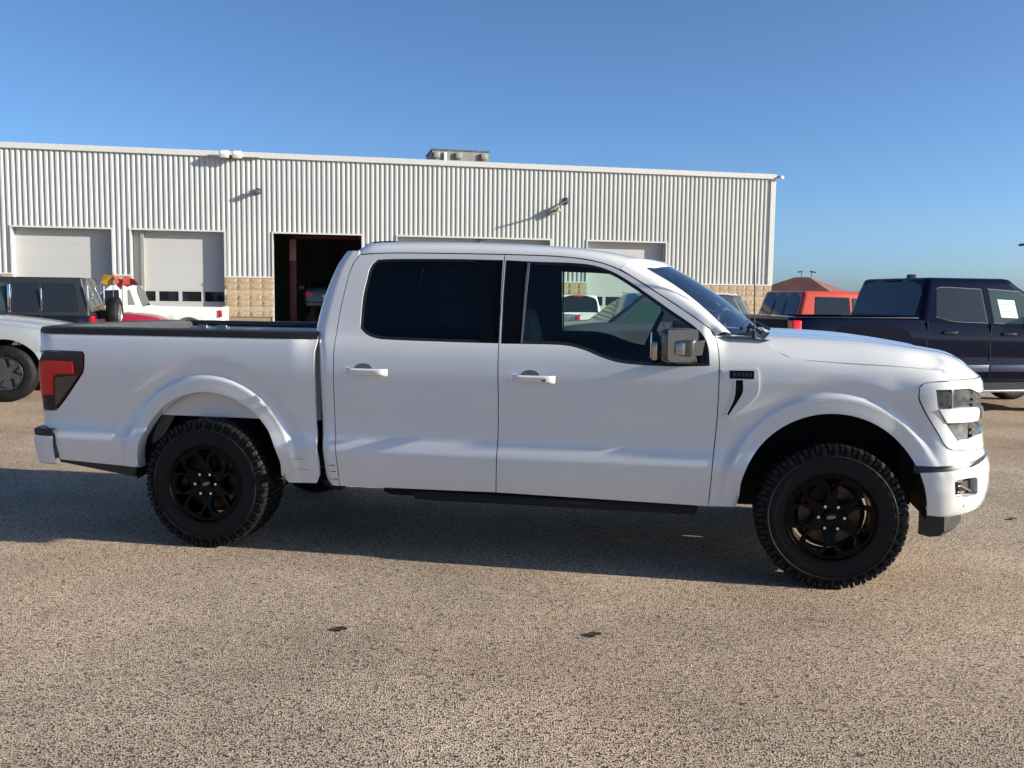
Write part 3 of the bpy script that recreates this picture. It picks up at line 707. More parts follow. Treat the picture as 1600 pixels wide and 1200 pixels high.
# wheels
TR = .402
tyre_prof = [(-.142, .245), (-.143, .262), (-.147, .29), (-.146, .325), (-.138, .352), (-.126, .372), (-.108, .382), (-.05, .386), (.05, .386), (.108, .382), (.126, .372), (.138, .352), (.146, .325), (.147, .29), (.143, .262), (.142, .245)]
mb = MB(); mb.lathe(tyre_prof, 72)
mb.lathe([(-.1475, .330), (-.150, .333), (-.150, .338), (-.1465, .341)], 72); me_tyre = mb.mesh('tyre', 'rubber', 40)
mb = MB(); NL = 37
for k in range(NL):
    t0 = 2 * PI * k / NL
    def lug(y0, y1, a0, a1, r0, r1, sk=0.):
        vs = []
        for (y, r_in, r_out) in ((y0, r0, r1), (y1, .38, TR)):
            for a in (a0 + (sk if y == y1 else 0), a1 + (sk if y == y1 else 0)):
                t = t0 + 2 * PI / NL * a
                vs += [(r_in * math.cos(t), y, r_in * math.sin(t)), (r_out * math.cos(t), y, r_out * math.sin(t))]
        mb.add(vs, [(0, 2, 3, 1), (4, 5, 7, 6), (0, 1, 5, 4), (2, 6, 7, 3), (1, 3, 7, 5), (0, 4, 6, 2)])
    for sg in (-1, 1):
        j = .0 if sg < 0 else .5
        lug(sg * .139, sg * .078, .04 + j, .50 + j, .352, .392, .10)
        lug(sg * .1465, sg * .118, .10 + j, .40 + j, .330, .383, .05)
        lug(sg * .1425, sg * .078, .60 + j, .93 + j, .362, .396, .10)
        lug(sg * .070, sg * .008, .10 + j, .48 + j, .37, TR, -.14)
        lug(sg * .070, sg * .012, .58 + j, .92 + j, .37, TR, .12)
me_lugs = mb.mesh('tread_lugs', 'rubber', 20)
mb = MB(); mb.lathe([(-.139, .247), (-.146, .244), (-.147, .236), (-.138, .229), (-.10, .222), (.05, .212), (.12, .225), (.14, .245)], 64); me_barrel = mb.mesh('rim_barrel', 'rim', 35)
def rim_surf(x, z, d):
    r = math.hypot(x, z); y = -.112 - .022 * sstep(.05, .225, r) + .010 * math.exp(-(r / .07) ** 4)
    return Vector((x, y - d * 0, z))
outer = [(.232 * math.cos(2 * PI * k / 96), .232 * math.sin(2 * PI * k / 96)) for k in range(96)]
holes = []
def pol(r, a): return (r * math.cos(math.radians(a)), r * math.sin(math.radians(a)))
for k in range(6):
    a = 60 * k + 2
    holes.append(smooth_outline([pol(.090, a - 8), pol(.088, a), pol(.090, a + 8), pol(.122, a + 19), pol(.168, a + 20.5), pol(.196, a + 10), pol(.200, a), pol(.196, a - 10), pol(.168, a - 20.5), pol(.122, a - 19)], .012, 18))
    b = a + 30
    holes.append(smooth_outline([pol(.138, b - 1.2), pol(.138, b + 1.2), pol(.190, b + 9), pol(.214, b + 12), pol(.218, b), pol(.214, b - 12), pol(.190, b - 9)], .012, 18))
pts, loops, tri = cut_mesh(outer, holes, .012)
tmp = lift(pts, loops, tri, rim_surf, .034, 'rim_face', 'rim', None, flip=False); me_face = tmp.data; C.objects.unlink(tmp); bpy.data.objects.remove(tmp)
mb = MB(); mb.lathe([(0, .0), (0, .165), (.02, .168), (.02, 0)], 40); me_disc = mb.mesh('brake_disc', 'rotor', 30)
mb = MB(); mb.b2((-.13, -.03, .02), (.0, .05, .16), .02); me_cal = mb.mesh('caliper', 'void', 30)
mb = MB(); mb.lathe([(0, 0), (0, .192), (.01, .195), (.03, .185), (.03, 0)], 40); me_shield = mb.mesh('dust_shield', 'void', 30)
mb = MB(); mb.lathe([(0, .0085), (-.014, .0085), (-.019, .006), (-.020, 0)], 8); me_nut = mb.mesh('lug_nut', 'chrome', 30)
mb = MB(); mb.lathe([(.0, .036), (-.012, .034), (-.014, .030), (-.014, 0)], 28); me_cap = mb.mesh('centre_cap', 'rim', 30)
mb = MB(); mb.prism([(.026 * math.cos(2 * PI * k / 28), .0115 * math.sin(2 * PI * k / 28)) for k in range(28)], 0, -.002, lambda a, b, q: (a, q, b)); me_oval = mb.mesh('cap_emblem', 'capgrey', 30)
cu = bpy.data.curves.new('cap_script', 'FONT'); cu.body = 'Ford'; cu.size = .017; cu.align_x = 'CENTER'; cu.align_y = 'CENTER'; cu.shear = .3; cu.extrude = .0006
to = bpy.data.objects.new('cap_script', cu); C.objects.link(to); bpy.context.view_layer.update()
me_script = bpy.data.meshes.new_from_object(to.evaluated_get(bpy.context.evaluated_depsgraph_get())); C.objects.unlink(to); bpy.data.objects.remove(to); me_script.materials.clear(); me_script.materials.append(M['chrome'])
def wheel(x, y, z, spin, flip):
    t = put('tyre', me_tyre, truck, (x, y, z), (0, 0, PI if flip else 0))
    a = put('tread_lugs', me_lugs, t, rot=(0, spin, 0)); a['kind'] = 'stuff'
    put('rim_barrel', me_barrel, t); put('rim', me_face, t, rot=(0, spin, 0)); put('brake_disc', me_disc, t, (0, -.035, 0)); put('dust_shield', me_shield, t, (0, -.010, 0)); put('caliper', me_cal, t, (-.04, -.05, .0), (0, .6, 0))
    for k in range(6):
        an = math.radians(60 * k + 2) + .0; rr = .0675
        p = Vector((rr * math.cos(an), -.116, rr * math.sin(an))); m_ = Matrix.Rotation(spin, 3, 'Y'); put('lug_nut', me_nut, t, m_ @ p, scale=(1.35, 1.1, 1.35))
    put('centre_cap', me_cap, t, (0, -.110, 0)); put('cap_emblem', me_oval, t, (0, -.1245, 0), (0, spin - .35, 0)); put('cap_lettering', me_script, t, (0, -.1275, 0), (PI / 2, 0, 0))
WZ = TR - .004
wheel(.005, -.853, WZ, .0, False); wheel(3.690, -.853, WZ, .03, False); wheel(.005, .853, WZ, .4, True); wheel(3.690, .853, WZ, .7, True)

# door mirrors
for s in (-1, 1):
    mb = MB(); mb.b2((2.752, s * 1.02, 1.228), (2.945, s * 1.165, 1.412), .04, 4); mr = mb.build('door_mirror', 'capgrey', truck, 60)
    mb = MB(); cpoly = smooth_outline([(2.795, 1.404), (2.945, 1.408), (2.953, 1.396), (2.953, 1.352), (2.868, 1.352), (2.832, 1.342), (2.826, 1.29), (2.834, 1.272), (2.865, 1.266), (2.936, 1.262), (2.926, 1.236), (2.81, 1.236), (2.796, 1.25)], .02, 30)
    mb.prism(cpoly, s * 1.150, s * 1.172, lambda a, b, q: (a, q, b)); mb.build('mirror_band', 'capsilver', mr, 30)
    mb = MB(); mb.b2((2.832, s * 1.10, 1.268), (2.885, s * 1.182, 1.340), .012); mb.prism([(2.89, 1.338), (2.988, 1.346), (2.975, 1.272), (2.89, 1.268)], s * 1.02, s * 1.155, lambda a, b, q: (a, q, b)); mb.build('mirror_arm', 'capsilver', mr, 30)
    mb = MB(); mb.b2((2.705, s * 1.04, 1.238), (2.742, s * 1.15, 1.335), .014); mb.build('mirror_frame', 'capsilver', mr)
    mb = MB(); mb.b2((2.716, s * 1.10, 1.26), (2.732, s * 1.152, 1.32), .004); mb.build('marker_lens', 'amber', mr)
    mb = MB(); mb.b2((2.700, s * 1.03, 1.25), (2.708, s * 1.13, 1.39), .003); mb.build('mirror_glass', 'chrome', mr)
    mb = MB(); mb.b2((2.82, s * .87, 1.215), (2.95, s * 1.04, 1.255), .02); mb.build('mirror_stalk', 'black', mr)

# cabin
mb = MB()
mb.prism([(3.15, 1.29), (2.98, 1.315), (2.86, 1.28), (2.78, 1.20), (2.78, 1.05), (2.75, .8), (3.15, .7)], -.78, .78, lambda a, b, q: (a, q, b)); dash = mb.build('dashboard', 'trim', truck)
mb = MB(); mb.b2((.80, -.80, .52), (3.1, .80, .58)); mb.b2((1.7, -.12, .58), (2.65, .12, .98), .03); mb.b2((.78, -.74, .58), (1.25, .74, .98), .06); mb.build('cabin_floor', 'trim', truck)
for s in (-1, 1):
    mb = MB(); mb.b2((1.72, s * .20, .80), (2.30, s * .68, .98), .06, 3)
    mb.box((1.78, s * .44, 1.20), (.15, .48, .58), .06, Matrix.Rotation(-.24, 3, 'Y'), 3)
    mb.box((1.75, s * .44, 1.22), (.13, .36, .50), .05, Matrix.Rotation(-.24, 3, 'Y'), 3); mb.box((1.68, s * .44, 1.565), (.10, .27, .19), .045, Matrix.Rotation(-.12, 3, 'Y'), 3)
    mb.tube([(1.70, s * .39, 1.46), (1.68, s * .39, 1.54)], .008); mb.tube([(1.70, s * .49, 1.46), (1.68, s * .49, 1.54)], .008)
    mb.build('front_seat', 'seat', truck, 50)
mb = MB(); mb.box((.95, 0, 1.18), (.16, 1.36, .60), .05, Matrix.Rotation(-.2, 3, 'Y'), 3)
for y in (-.42, 0, .42): mb.box((.88, y, 1.54), (.09, .24, .15), .04, None, 3)
mb.build('rear_seat', 'seat', truck, 50)
mb = MB(); n = 28; rows = []
for i in range(n):
    a = 2 * PI * i / n; c0 = Vector((.0, .185 * math.cos(a), .185 * math.sin(a))); o = c0.normalized(); r = []
    for k in range(8):
        b_ = 2 * PI * k / 8; r.append(c0 + o * .013 * math.cos(b_) + Vector((.013 * math.sin(b_), 0, 0)))
    rows.append(r)
rows.append(rows[0]); mb.grid(rows, closed=True)
mb.box((.02, 0, -.01), (.04, .15, .13), .02); mb.box((.015, 0, 0), (.02, .36, .03), .005); mb.box((.015, 0, -.1), (.02, .03, .16), .005); mb.tube([(.03, 0, 0), (.35, 0, -.05)], .04)
sw = mb.build('steering_wheel', 'trim', truck, 50); sw.location = (2.635, .40, 1.30); sw.rotation_euler = (0, .42, 0)
mb = MB(); mb.b2((2.66, -.10, 1.60), (2.70, .14, 1.68), .015); mb.tube([(2.70, .02, 1.66), (2.76, .02, 1.74)], .008); mb.build('inside_mirror', 'trim', truck)
# ---------------------------------------------------------------- ground
def ground_material():
    m = bpy.data.materials.new('chip_seal'); m.use_nodes = True; t = m.node_tree; b = t.nodes['Principled BSDF']; L = t.links.new
    N = lambda k, **kw: [n for n in [t.nodes.new(k)] if [setattr(n, a, v) for a, v in kw.items()] or True][0]
    tc = N('ShaderNodeTexCoord'); P = tc.outputs['Object']
    wn = N('ShaderNodeTexNoise'); wn.inputs['Scale'].default_value = 75; wn.inputs['Detail'].default_value = 2; L(P, wn.inputs['Vector'])
    wv = N('ShaderNodeVectorMath', operation='MULTIPLY_ADD'); L(wn.outputs['Color'], wv.inputs[0]); wv.inputs[1].default_value = (.008, .008, 0); L(P, wv.inputs[2])
    def vor(scale, feat):
        v = N('ShaderNodeTexVoronoi', voronoi_dimensions='2D', feature=feat); v.inputs['Scale'].default_value = scale; L(wv.outputs[0], v.inputs['Vector']); return v
    v1 = vor(124, 'F1'); v2 = vor(235, 'F1')
    sep = N('ShaderNodeSeparateColor'); L(v1.outputs['Color'], sep.inputs[0])
    ramp = N('ShaderNodeValToRGB'); e = ramp.color_ramp.elements
    e[0].position = 0; e[0].color = (.085, .070, .052, 1); e[1].position = 1; e[1].color = (.78, .67, .54, 1)
    for p, c in ((.08, (.17, .14, .11, 1)), (.20, (.44, .35, .25, 1)), (.50, (.56, .435, .32, 1)), (.74, (.63, .485, .365, 1)), (.90, (.66, .53, .42, 1))):
        q = e.new(p); q.color = c
    L(sep.outputs[0], ramp.inputs[0])
    sep2 = N('ShaderNodeSeparateColor'); L(v2.outputs['Color'], sep2.inputs[0])
    mul = N('ShaderNodeMapRange'); mul.inputs[3].default_value = .78; mul.inputs[4].default_value = 1.18; L(sep2.outputs[1], mul.inputs[0])
    c2 = N('ShaderNodeVectorMath', operation='SCALE'); L(ramp.outputs[0], c2.inputs[0]); L(mul.outputs[0], c2.inputs['Scale'])
    # dark binder between chips
    gap = N('ShaderNodeMapRange', interpolation_type='SMOOTHSTEP'); gap.inputs[1].default_value = .45; gap.inputs[2].default_value = .70; L(v1.outputs['Distance'], gap.inputs[0])
    mx = N('ShaderNodeMix', data_type='RGBA'); L(gap.outputs[0], mx.inputs[0]); L(c2.outputs[0], mx.inputs[6]); mx.inputs[7].default_value = (.040, .034, .030, 1)
    # broad wear: bald dark patches, dusty warm patches
    n1 = N('ShaderNodeTexNoise'); n1.inputs['Scale'].default_value = .55; n1.inputs['Detail'].default_value = 5; n1.inputs['Roughness'].default_value = .6; L(P, n1.inputs['Vector'])
    w1 = N('ShaderNodeMapRange'); w1.inputs[1].default_value = .38; w1.inputs[2].default_value = .68; w1.inputs[3].default_value = .72; w1.inputs[4].default_value = 1.12; L(n1.outputs['Fac'], w1.inputs[0])
    c3 = N('ShaderNodeVectorMath', operation='SCALE'); L(mx.outputs[2], c3.inputs[0]); L(w1.outputs[0], c3.inputs['Scale'])
    n2 = N('ShaderNodeTexNoise'); n2.inputs['Scale'].default_value = .22; n2.inputs['Detail'].default_value = 4; L(P, n2.inputs['Vector'])
    w2 = N('ShaderNodeMapRange'); w2.inputs[1].default_value = .45; w2.inputs[2].default_value = .66; w2.inputs[3].default_value = 0; w2.inputs[4].default_value = .55; L(n2.outputs['Fac'], w2.inputs[0])
    dust = N('ShaderNodeMix', data_type='RGBA', blend_type='MULTIPLY'); L(w2.outputs[0], dust.inputs[0]); L(c3.outputs[0], dust.inputs[6]); dust.inputs[7].default_value = (1.08, .92, .78, 1)
    n3 = N('ShaderNodeTexNoise'); n3.inputs['Scale'].default_value = 1.9; n3.inputs['Detail'].default_value = 3; L(P, n3.inputs['Vector'])
    w3 = N('ShaderNodeMapRange'); w3.inputs[1].default_value = .66; w3.inputs[2].default_value = .76; w3.inputs[3].default_value = 0; w3.inputs[4].default_value = .6; L(n3.outputs['Fac'], w3.inputs[0])
    oil = N('ShaderNodeMix', data_type='RGBA', blend_type='MULTIPLY'); L(w3.outputs[0], oil.inputs[0]); L(dust.outputs[2], oil.inputs[6]); oil.inputs[7].default_value = (.62, .60, .60, 1)
    v3 = N('ShaderNodeTexVoronoi', voronoi_dimensions='2D'); v3.inputs['Scale'].default_value = 6.5; L(wv.outputs[0], v3.inputs['Vector'])
    sp3 = N('ShaderNodeSeparateColor'); L(v3.outputs['Color'], sp3.inputs[0])
    rad = N('ShaderNodeMath', operation='MULTIPLY'); L(sp3.outputs[0], rad.inputs[0]); rad.inputs[1].default_value = .085
    lt = N('ShaderNodeMath', operation='LESS_THAN'); L(v3.outputs['Distance'], lt.inputs[0]); L(rad.outputs[0], lt.inputs[1])
    lt2 = N('ShaderNodeMath', operation='MULTIPLY'); L(lt.outputs[0], lt2.inputs[0]); lt2.inputs[1].default_value = .8
    odd = N('ShaderNodeMix', data_type='RGBA'); L(lt2.outputs[0], odd.inputs[0]); L(oil.outputs[2], odd.inputs[6])
    orp = N('ShaderNodeValToRGB'); L(sp3.outputs[1], orp.inputs[0]); oe = orp.color_ramp.elements; oe[0].color = (.03, .032, .045, 1); oe[1].color = (.46, .36, .20, 1); oe[0].position = .62; oe[1].position = .9; L(orp.outputs[0], odd.inputs[7])
    L(odd.outputs[2], b.inputs['Base Color']); b.inputs['Roughness'].default_value = .85; b.inputs['Specular IOR Level'].default_value = .25
    # chips stand up from the binder, each tilted a little differently
    hr = N('ShaderNodeMapRange'); hr.inputs[1].default_value = .05; hr.inputs[2].default_value = .75; hr.inputs[3].default_value = 1; hr.inputs[4].default_value = 0; L(v1.outputs['Distance'], hr.inputs[0])
    pw = N('ShaderNodeMath', operation='POWER'); L(hr.outputs[0], pw.inputs[0]); pw.inputs[1].default_value = .6
    hm = N('ShaderNodeMath', operation='MULTIPLY_ADD'); L(sep.outputs[2], hm.inputs[0]); hm.inputs[1].default_value = .7; L(pw.outputs[0], hm.inputs[2])
    h2 = N('ShaderNodeMath', operation='MULTIPLY_ADD'); L(v2.outputs['Distance'], h2.inputs[0]); h2.inputs[1].default_value = -.45; L(hm.outputs[0], h2.inputs[2])
    bp = N('ShaderNodeBump'); bp.inputs['Strength'].default_value = 1.0; bp.inputs['Distance'].default_value = .0052; L(h2.outputs[0], bp.inputs['Height']); L(bp.outputs[0], b.inputs['Normal'])
    return m
mb = MB(); xs = [-3000, -600, -120, -30, 0, 30, 120, 600, 3000]
mb.grid([[(x, y, 0) for y in xs] for x in xs]); g = mb.build('ground', ground_material(), None, 0, False); g['kind'] = 'structure'
if g.data.polygons[0].normal.z < 0: g.data.flip_normals()

# ---------------------------------------------------------------- workshop building
BA = .2083
M.update(
    siding=mat('ribbed_steel', (.415, .425, .41), .42, .0, .15, .5, .05, .35),
    trimw=mat('white_flashing', (.50, .505, .49), .4, var=.04),
    door=mat('door_paint', (.40, .405, .40), .45, var=.03, vscale=.6),
    block=mat('split_face_block', (.34, .255, .165), .9, var=.22, vscale=9, bump=.9, bscale=26),
    blockb=mat('split_face_block_pale', (.38, .305, .21), .9, var=.16, vscale=9, bump=.6, bscale=30),
    mortar=mat('mortar', (.25, .20, .14), .95),
    inner=mat('workshop_interior', (.26, .25, .23), .9, var=.2, vscale=1),
    concrete=mat('workshop_floor', (.25, .24, .22), .6, var=.2, vscale=2),
    post=mat('lift_paint', (.16, .018, .03), .45),
    pink=mat('lift_carriage', (.42, .22, .25), .5),
    dglass=mat('door_window_glass', (.010, .012, .015), .05, 0, .25, .4, bump=.04, bscale=2.2),
    unit=mat('roof_unit_metal', (.24, .24, .20), .5, var=.1, vscale=3),
    fixture=mat('lamp_housing', (.09, .09, .09), .5), fixturew=mat('lamp_housing_white', (.75, .75, .73), .4),
    yellow=mat('yellow_plastic', (.48, .25, .035), .5),
)
shop = thing('workshop_building', 'long flat-roofed workshop of white ribbed metal over a stone block base, with five bay doors', 'building', (0, 36.57, 0), BA)
DOORS = [(-17.76, -14.52), (-13.87, -10.71), (-8.98, -5.79), (-4.46, 1.43), (2.95, 6.18)]
S0, S1, ZE, ZD, ZW, DEEP = -34.0, 10.83, 6.62, 3.78, 2.155, 22.0
PITCHR, RIB = .1778, .030
def siding(mb, a, b, z0, z1):
    k0 = math.floor(a / PITCHR); pts = []
    k = k0
    while k * PITCHR < b + PITCHR:
        o = k * PITCHR
        for dx, dy in ((0, 0), (.050, 0), (.078, -RIB), (.138, -RIB), (.166, 0)): pts.append((o + dx, dy))
        k += 1
    def at(x):
        for (p, q) in zip(pts, pts[1:]):
            if p[0] <= x <= q[0]: return p[1] + (q[1] - p[1]) * (x - p[0]) / max(1e-9, q[0] - p[0])
        return 0
    pts = [(a, at(a))] + [p for p in pts if a < p[0] < b] + [(b, at(b))]
    mb.grid([[(x, y, z0) for x, y in pts], [(x, y, z1) for x, y in pts]])
mb = MB(); siding(mb, S0, S1 - .04, ZD + .002, ZE - .20)
edges_ = [S0] + [q for d in DOORS for q in d] + [S1 - .04]
piers = [(edges_[i], edges_[i + 1]) for i in range(0, len(edges_), 2)]
for a, b in piers: siding(mb, a, b, ZW, ZD + .002)
mb.build('siding', 'siding', shop, 0, True)
mb = MB()                                                            # trims: eave, corner, heads, jambs
mb.b2((S0, -.10, ZE - .20), (S1, .05, ZE), .012); mb.b2((S1 - .22, -.06, ZW), (S1, .02, ZE - .201), .008)
for a, b in DOORS:
    mb.b2((a - .055, -.055, ZD - .03), (b + .055, -.005, ZD + .03)); 
    for x in (a, b): mb.b2((x - .055, -.056, 0), (x + .0, -.004, ZD - .031)) if x == a else mb.b2((x, -.056, 0), (x + .055, -.004, ZD - .031))
for a, b in piers: mb.b2((a, -.085, ZW - .035), (b, .0, ZW + .02))
mb.build('flashing', 'trimw', shop, 0)
mb = MB()                                                            # door reveals
for a, b in DOORS:
    mb.b2((a - .02, -.0, 0), (a - .002, .40, ZD)); mb.b2((b + .002, 0, 0), (b + .02, .40, ZD)); mb.b2((a, 0, ZD + .002), (b, .40, ZD + .02))
mb.build('door_reveal', 'trimw', shop, 0)
mb = MB(); mb.b2((S0, .02, ZE - .45), (S1, DEEP, ZE - .40)); mb.b2((S1 - .06, .05, 0), (S1 - .01, DEEP, ZE - .01)); mb.b2((S0, .05, 0), (S0 + .05, DEEP, ZE - .01)); mb.b2((S0, DEEP - .05, 0), (S1, DEEP, ZE - .01))
for a, b in piers: mb.b2((a, .045, 0), (b, .09, ZW + 2))
mb.b2((S0, .045, ZD + .02), (S1, .09, ZE - .46)); mb.build('shell', 'unit', shop, 0)
# block base: a mortar bed with every block of the piers in view laid in front of it
mb = MB()
for a, b in piers: mb.b2((a, -.03, 0), (b, .04, ZW - .036))
mb.build('block_base', 'mortar', shop, 0)
base = [o for o in shop.children if o.name.startswith('block_base')][0]
rb = random.Random(5)
def block_mesh(w_, h_, rough, m_, seed):
    r = random.Random(seed); n, k = 5, 3; rows = []
    for j in range(k + 1):
        row = []
        for i in range(n + 1):
            e = (i in (0, n)) or (j in (0, k)); row.append((-w_/2 + w_*i/n, (0 if e else -rough * r.uniform(.3, 1)), -h_/2 + h_*j/k))
        rows.append(row)
    q = MB(); q.grid(rows); q.add([(-w_/2, .05, -h_/2), (w_/2, .05, -h_/2), (w_/2, .05, h_/2), (-w_/2, .05, h_/2), (-w_/2, 0, -h_/2), (w_/2, 0, -h_/2), (w_/2, 0, h_/2), (-w_/2, 0, h_/2)],
                                 [(4, 5, 1, 0), (5, 6, 2, 1), (6, 7, 3, 2), (7, 4, 0, 3)])
    return q.mesh('block', m_, 0)
bms = [block_mesh(.392, .212, .022, 'block', k) for k in range(4)]; bps = [block_mesh(.392, .170, .008, 'blockb', 9 + k) for k in range(2)]
courses = []; z = ZW - .037
for n_, kind in ((2, 0), (1, 1), (2, 0), (1, 1), (2, 0), (1, 1), (1, 0)):
    for _ in range(n_): h_ = .214 if kind == 0 else .173; courses.append((z - h_ / 2, kind)); z -= h_
nb = 0
for pi, (a, b) in enumerate(piers):
    if pi == 0: a = b - .9
    n_ = max(1, round((b - a) / .40)); wd = (b - a) / n_
    for ci, (zc, kind) in enumerate(courses):
        if zc - .1 < (.55 if pi in (0, 1, 2, 3) else .2): continue
        for i in range(n_):
            me = rb.choice(bps if kind else bms)
            o = put('block', me, base, (a + wd * (i + .5), -.062 if not kind else -.052, zc), scale=((wd - .004) / .392, 1, 1)); nb += 1
# sectional doors
def bay_door(a, b, win, name='bay_door'):
    w_ = b - a; mb = MB(); zs = [0, .61, 1.19, 1.65, 2.18, 2.71, 3.24, ZD]
    wins = []
    if win:
        n_ = win; ww = w_ / n_
        wins = [(a + ww * i + .06, a + ww * (i + 1) - .06) for i in range(n_)]
    for j in range(len(zs) - 1):
        z0, z1 = zs[j] + .0012, zs[j + 1] - .0012
        if j == 2 and win:
            mb.b2((a, .28, z0), (b, .32, z0 + .05)); mb.b2((a, .28, z1 - .05), (b, .32, z1)); xs_ = [a] + [q for p in wins for q in p] + [b]
            for i in range(0, len(xs_), 2): mb.b2((xs_[i], .28, z0 + .05), (xs_[i + 1], .32, z1 - .05))
        else: mb.b2((a, .28, z0), (b, .32, z1))
    mb.b2((a, .33, 0), (b, .34, ZD)); d = mb.build(name, 'door', shop, 0)
    for (p, q) in wins:
        mb = MB(); mb.b2((p, .30, zs[2] + .054), (q, .31, zs[3] - .054)); mb.build('window', 'dglass', d, 0)
for (a, b), n_ in zip(DOORS, (4, 4, 0, 6, 4)):
    if n_: bay_door(a, b, n_)
# the open bay: a dim room behind the door opening
a, b = DOORS[2]; mb = MB(); x0, x1, y1 = a - 4.5, b + 4.5, 14.5
mb.add([(x0, .10, .02), (x1, .10, .02), (x1, y1, .02), (x0, y1, .02)], [(0, 1, 2, 3)]); mb.build('bay_floor', 'concrete', shop, 0)
mb = MB(); mb.b2((x0, y1, 0), (x1, y1 + .1, 6)); mb.b2((x0 - .1, .1, 0), (x0, y1, 6)); mb.b2((x1, .1, 0), (x1 + .1, y1, 6)); mb.b2((x0, .1, 5.9), (x1, y1, 6))
mb.b2((x0, .095, ZD + .02), (x1, .11, 5.9)); mb.b2((x0, .41, 0), (a - .021, .45, ZD + .5)); mb.b2((b + .021, .41, 0), (x1, .45, ZD + .5)); mb.build('bay_wall', 'inner', shop, 0)
# roof-top unit
def on_shop(x, y, z): return Vector((0, 36.57, 0)) + Vector((x * math.cos(BA) - y * math.sin(BA), x * math.sin(BA) + y * math.cos(BA), z))
hv = thing('rooftop_unit', 'low grey ventilation unit on the workshop roof near its middle', 'ventilation unit', on_shop(-1.85, 3.0, ZE - .25), BA)
mb = MB(); mb.prism([(-1.28, 0), (1.25, 0), (1.20, .95), (-1.05, .95)], -1, 1, lambda p, q, r: (p, r, q)); mb.build('casing', 'unit', hv, 0)
for x in (-.9, -.02, 1.0): mb = MB(); mb.b2((x - .13, -1.10, .62), (x + .13, -1.0, .86), .03); mb.build('hood', 'unit', hv)
mb = MB(); mb.b2((-.62, -1.08, .45), (-.5, -1.0, .85), .02); mb.build('vent_pipe', 'fixturew', hv)
mb = MB(); mb.b2((-1.12, -1.03, .93), (1.24, 1.03, .98)); mb.b2((-1.2, -1.02, .48), (1.2, -1.0, .52)); mb.build('flange', 'steel', hv)
# workshop lamps
def at_shop(name, label, x, z): return thing(name, label, 'wall lamp', on_shop(x, -.04, z), BA, 'outside lamps on the workshop wall')
l1 = at_shop('wall_lamp', 'long gooseneck lamp high on the metal wall casting a streak of shadow', 2.04, 5.27)
mb = MB(); mb.b2((-.07, -.06, -.13), (.07, .04, .13), .02); mb.build('mount', 'black', l1)
mb = MB(); mb.tube([(0, -.04, 0), (-.20, -.10, -.12), (-.36, -.14, -.28)], .03); mb.build('arm', 'fixture', l1)
mb = MB(); mb.box((-.50, -.15, -.40), (.46, .18, .26), .05, Matrix.Rotation(-.5, 3, 'Y'), 3); mb.build('lamp_head', 'unit', l1)
mb = MB(); mb.tube([(-.46, -.2, -.40), (-.50, -.5, -.40), (-.55, -.95, -.36)], [.05, .04, .03]); mb.build('antenna', 'fixture', l1)
l2 = at_shop('wall_lamp', 'small dark lamp on the metal wall between the second bay door and the open bay', -9.5, 5.24)
mb = MB(); mb.b2((-.08, -.10, -.10), (.10, .03, .10), .02); mb.build('mount', 'black', l2); mb = MB(); mb.box((-.02, -.24, -.04), (.22, .26, .12), .03, Matrix.Rotation(.3, 3, 'X')); mb.build('lamp_head', 'fixture', l2)
l3 = at_shop('wall_lamp', 'white twin floodlight fixed at the roof edge left of the open bay', -10.35, 6.42)
mb = MB(); mb.b2((-.35, -.12, -.06), (.30, -.02, .06), .02); mb.b2((.30, -.10, -.02), (.9, -.06, .02)); mb.build('mount', 'fixture', l3)
for x in (-.28, .16): mb = MB(); mb.box((x, -.30, .06), (.34, .26, .22), .05, Matrix.Rotation(.5, 3, 'X'), 3); mb.build('lamp_head', 'fixturew', l3)
l4 = at_shop('wall_lamp', 'dark wall lamp at the left edge of the photo above the first bay door', -18.22, 5.30)
mb = MB(); mb.b2((-.2, -.06, -.14), (.12, .04, .14), .03); mb.build('mount', 'black', l4); mb = MB(); mb.box((-.06, -.2, 0), (.3, .26, .2), .06, None, 3); mb.build('lamp_head', 'black', l4)
l5 = at_shop('wall_lamp', 'small white lamp at the top right corner of the workshop', 10.93, 6.52)
mb = MB(); mb.b2((-.10, -.06, -.03), (.06, .06, .03), .01); mb.build('mount', 'fixture', l5); mb = MB(); mb.box((.08, -.08, -.03), (.18, .20, .14), .05, None, 3); mb.build('lamp_head', 'fixturew', l5)
# two-post lift and drum in the open bay
lf = thing('vehicle_lift', 'dark red two-post vehicle lift inside the open workshop bay', 'vehicle lift', on_shop(-8.35, 3.2, .02), BA)
for x in (0, 3.3):
    mb = MB(); mb.b2((x - .14, -.16, 0), (x + .14, .16, 3.75), .02); mb.b2((x - .3, -.3, 0), (x + .3, .3, .03)); p = mb.build('post', 'post', lf)
    mb = MB(); mb.b2((x - .13, -.175, 2.85), (x + .13, -.12, 3.7), .01); mb.build('carriage', 'pink', p)
mb = MB(); mb.b2((0, -.1, 3.75), (3.3, .1, 3.85)); mb.build('cross_beam', 'post', lf)
dr = thing('oil_drum', 'dark drum with a yellow lid inside the open workshop bay', 'drum', on_shop(-7.6, 4.6, .02), BA)
mb = MB(); mb.lathe([(0, 0), (0, .33), (.3, .33), (.31, .345), (.33, .33), (.6, .33), (.61, .345), (.63, .33), (1.0, .33)], 24, 'z'); mb.build('body', 'fixture', dr)
mb = MB(); mb.lathe([(1.0, .34), (1.08, .34), (1.10, .30), (1.10, 0)], 24, 'z'); mb.build('lid', 'yellow', dr)
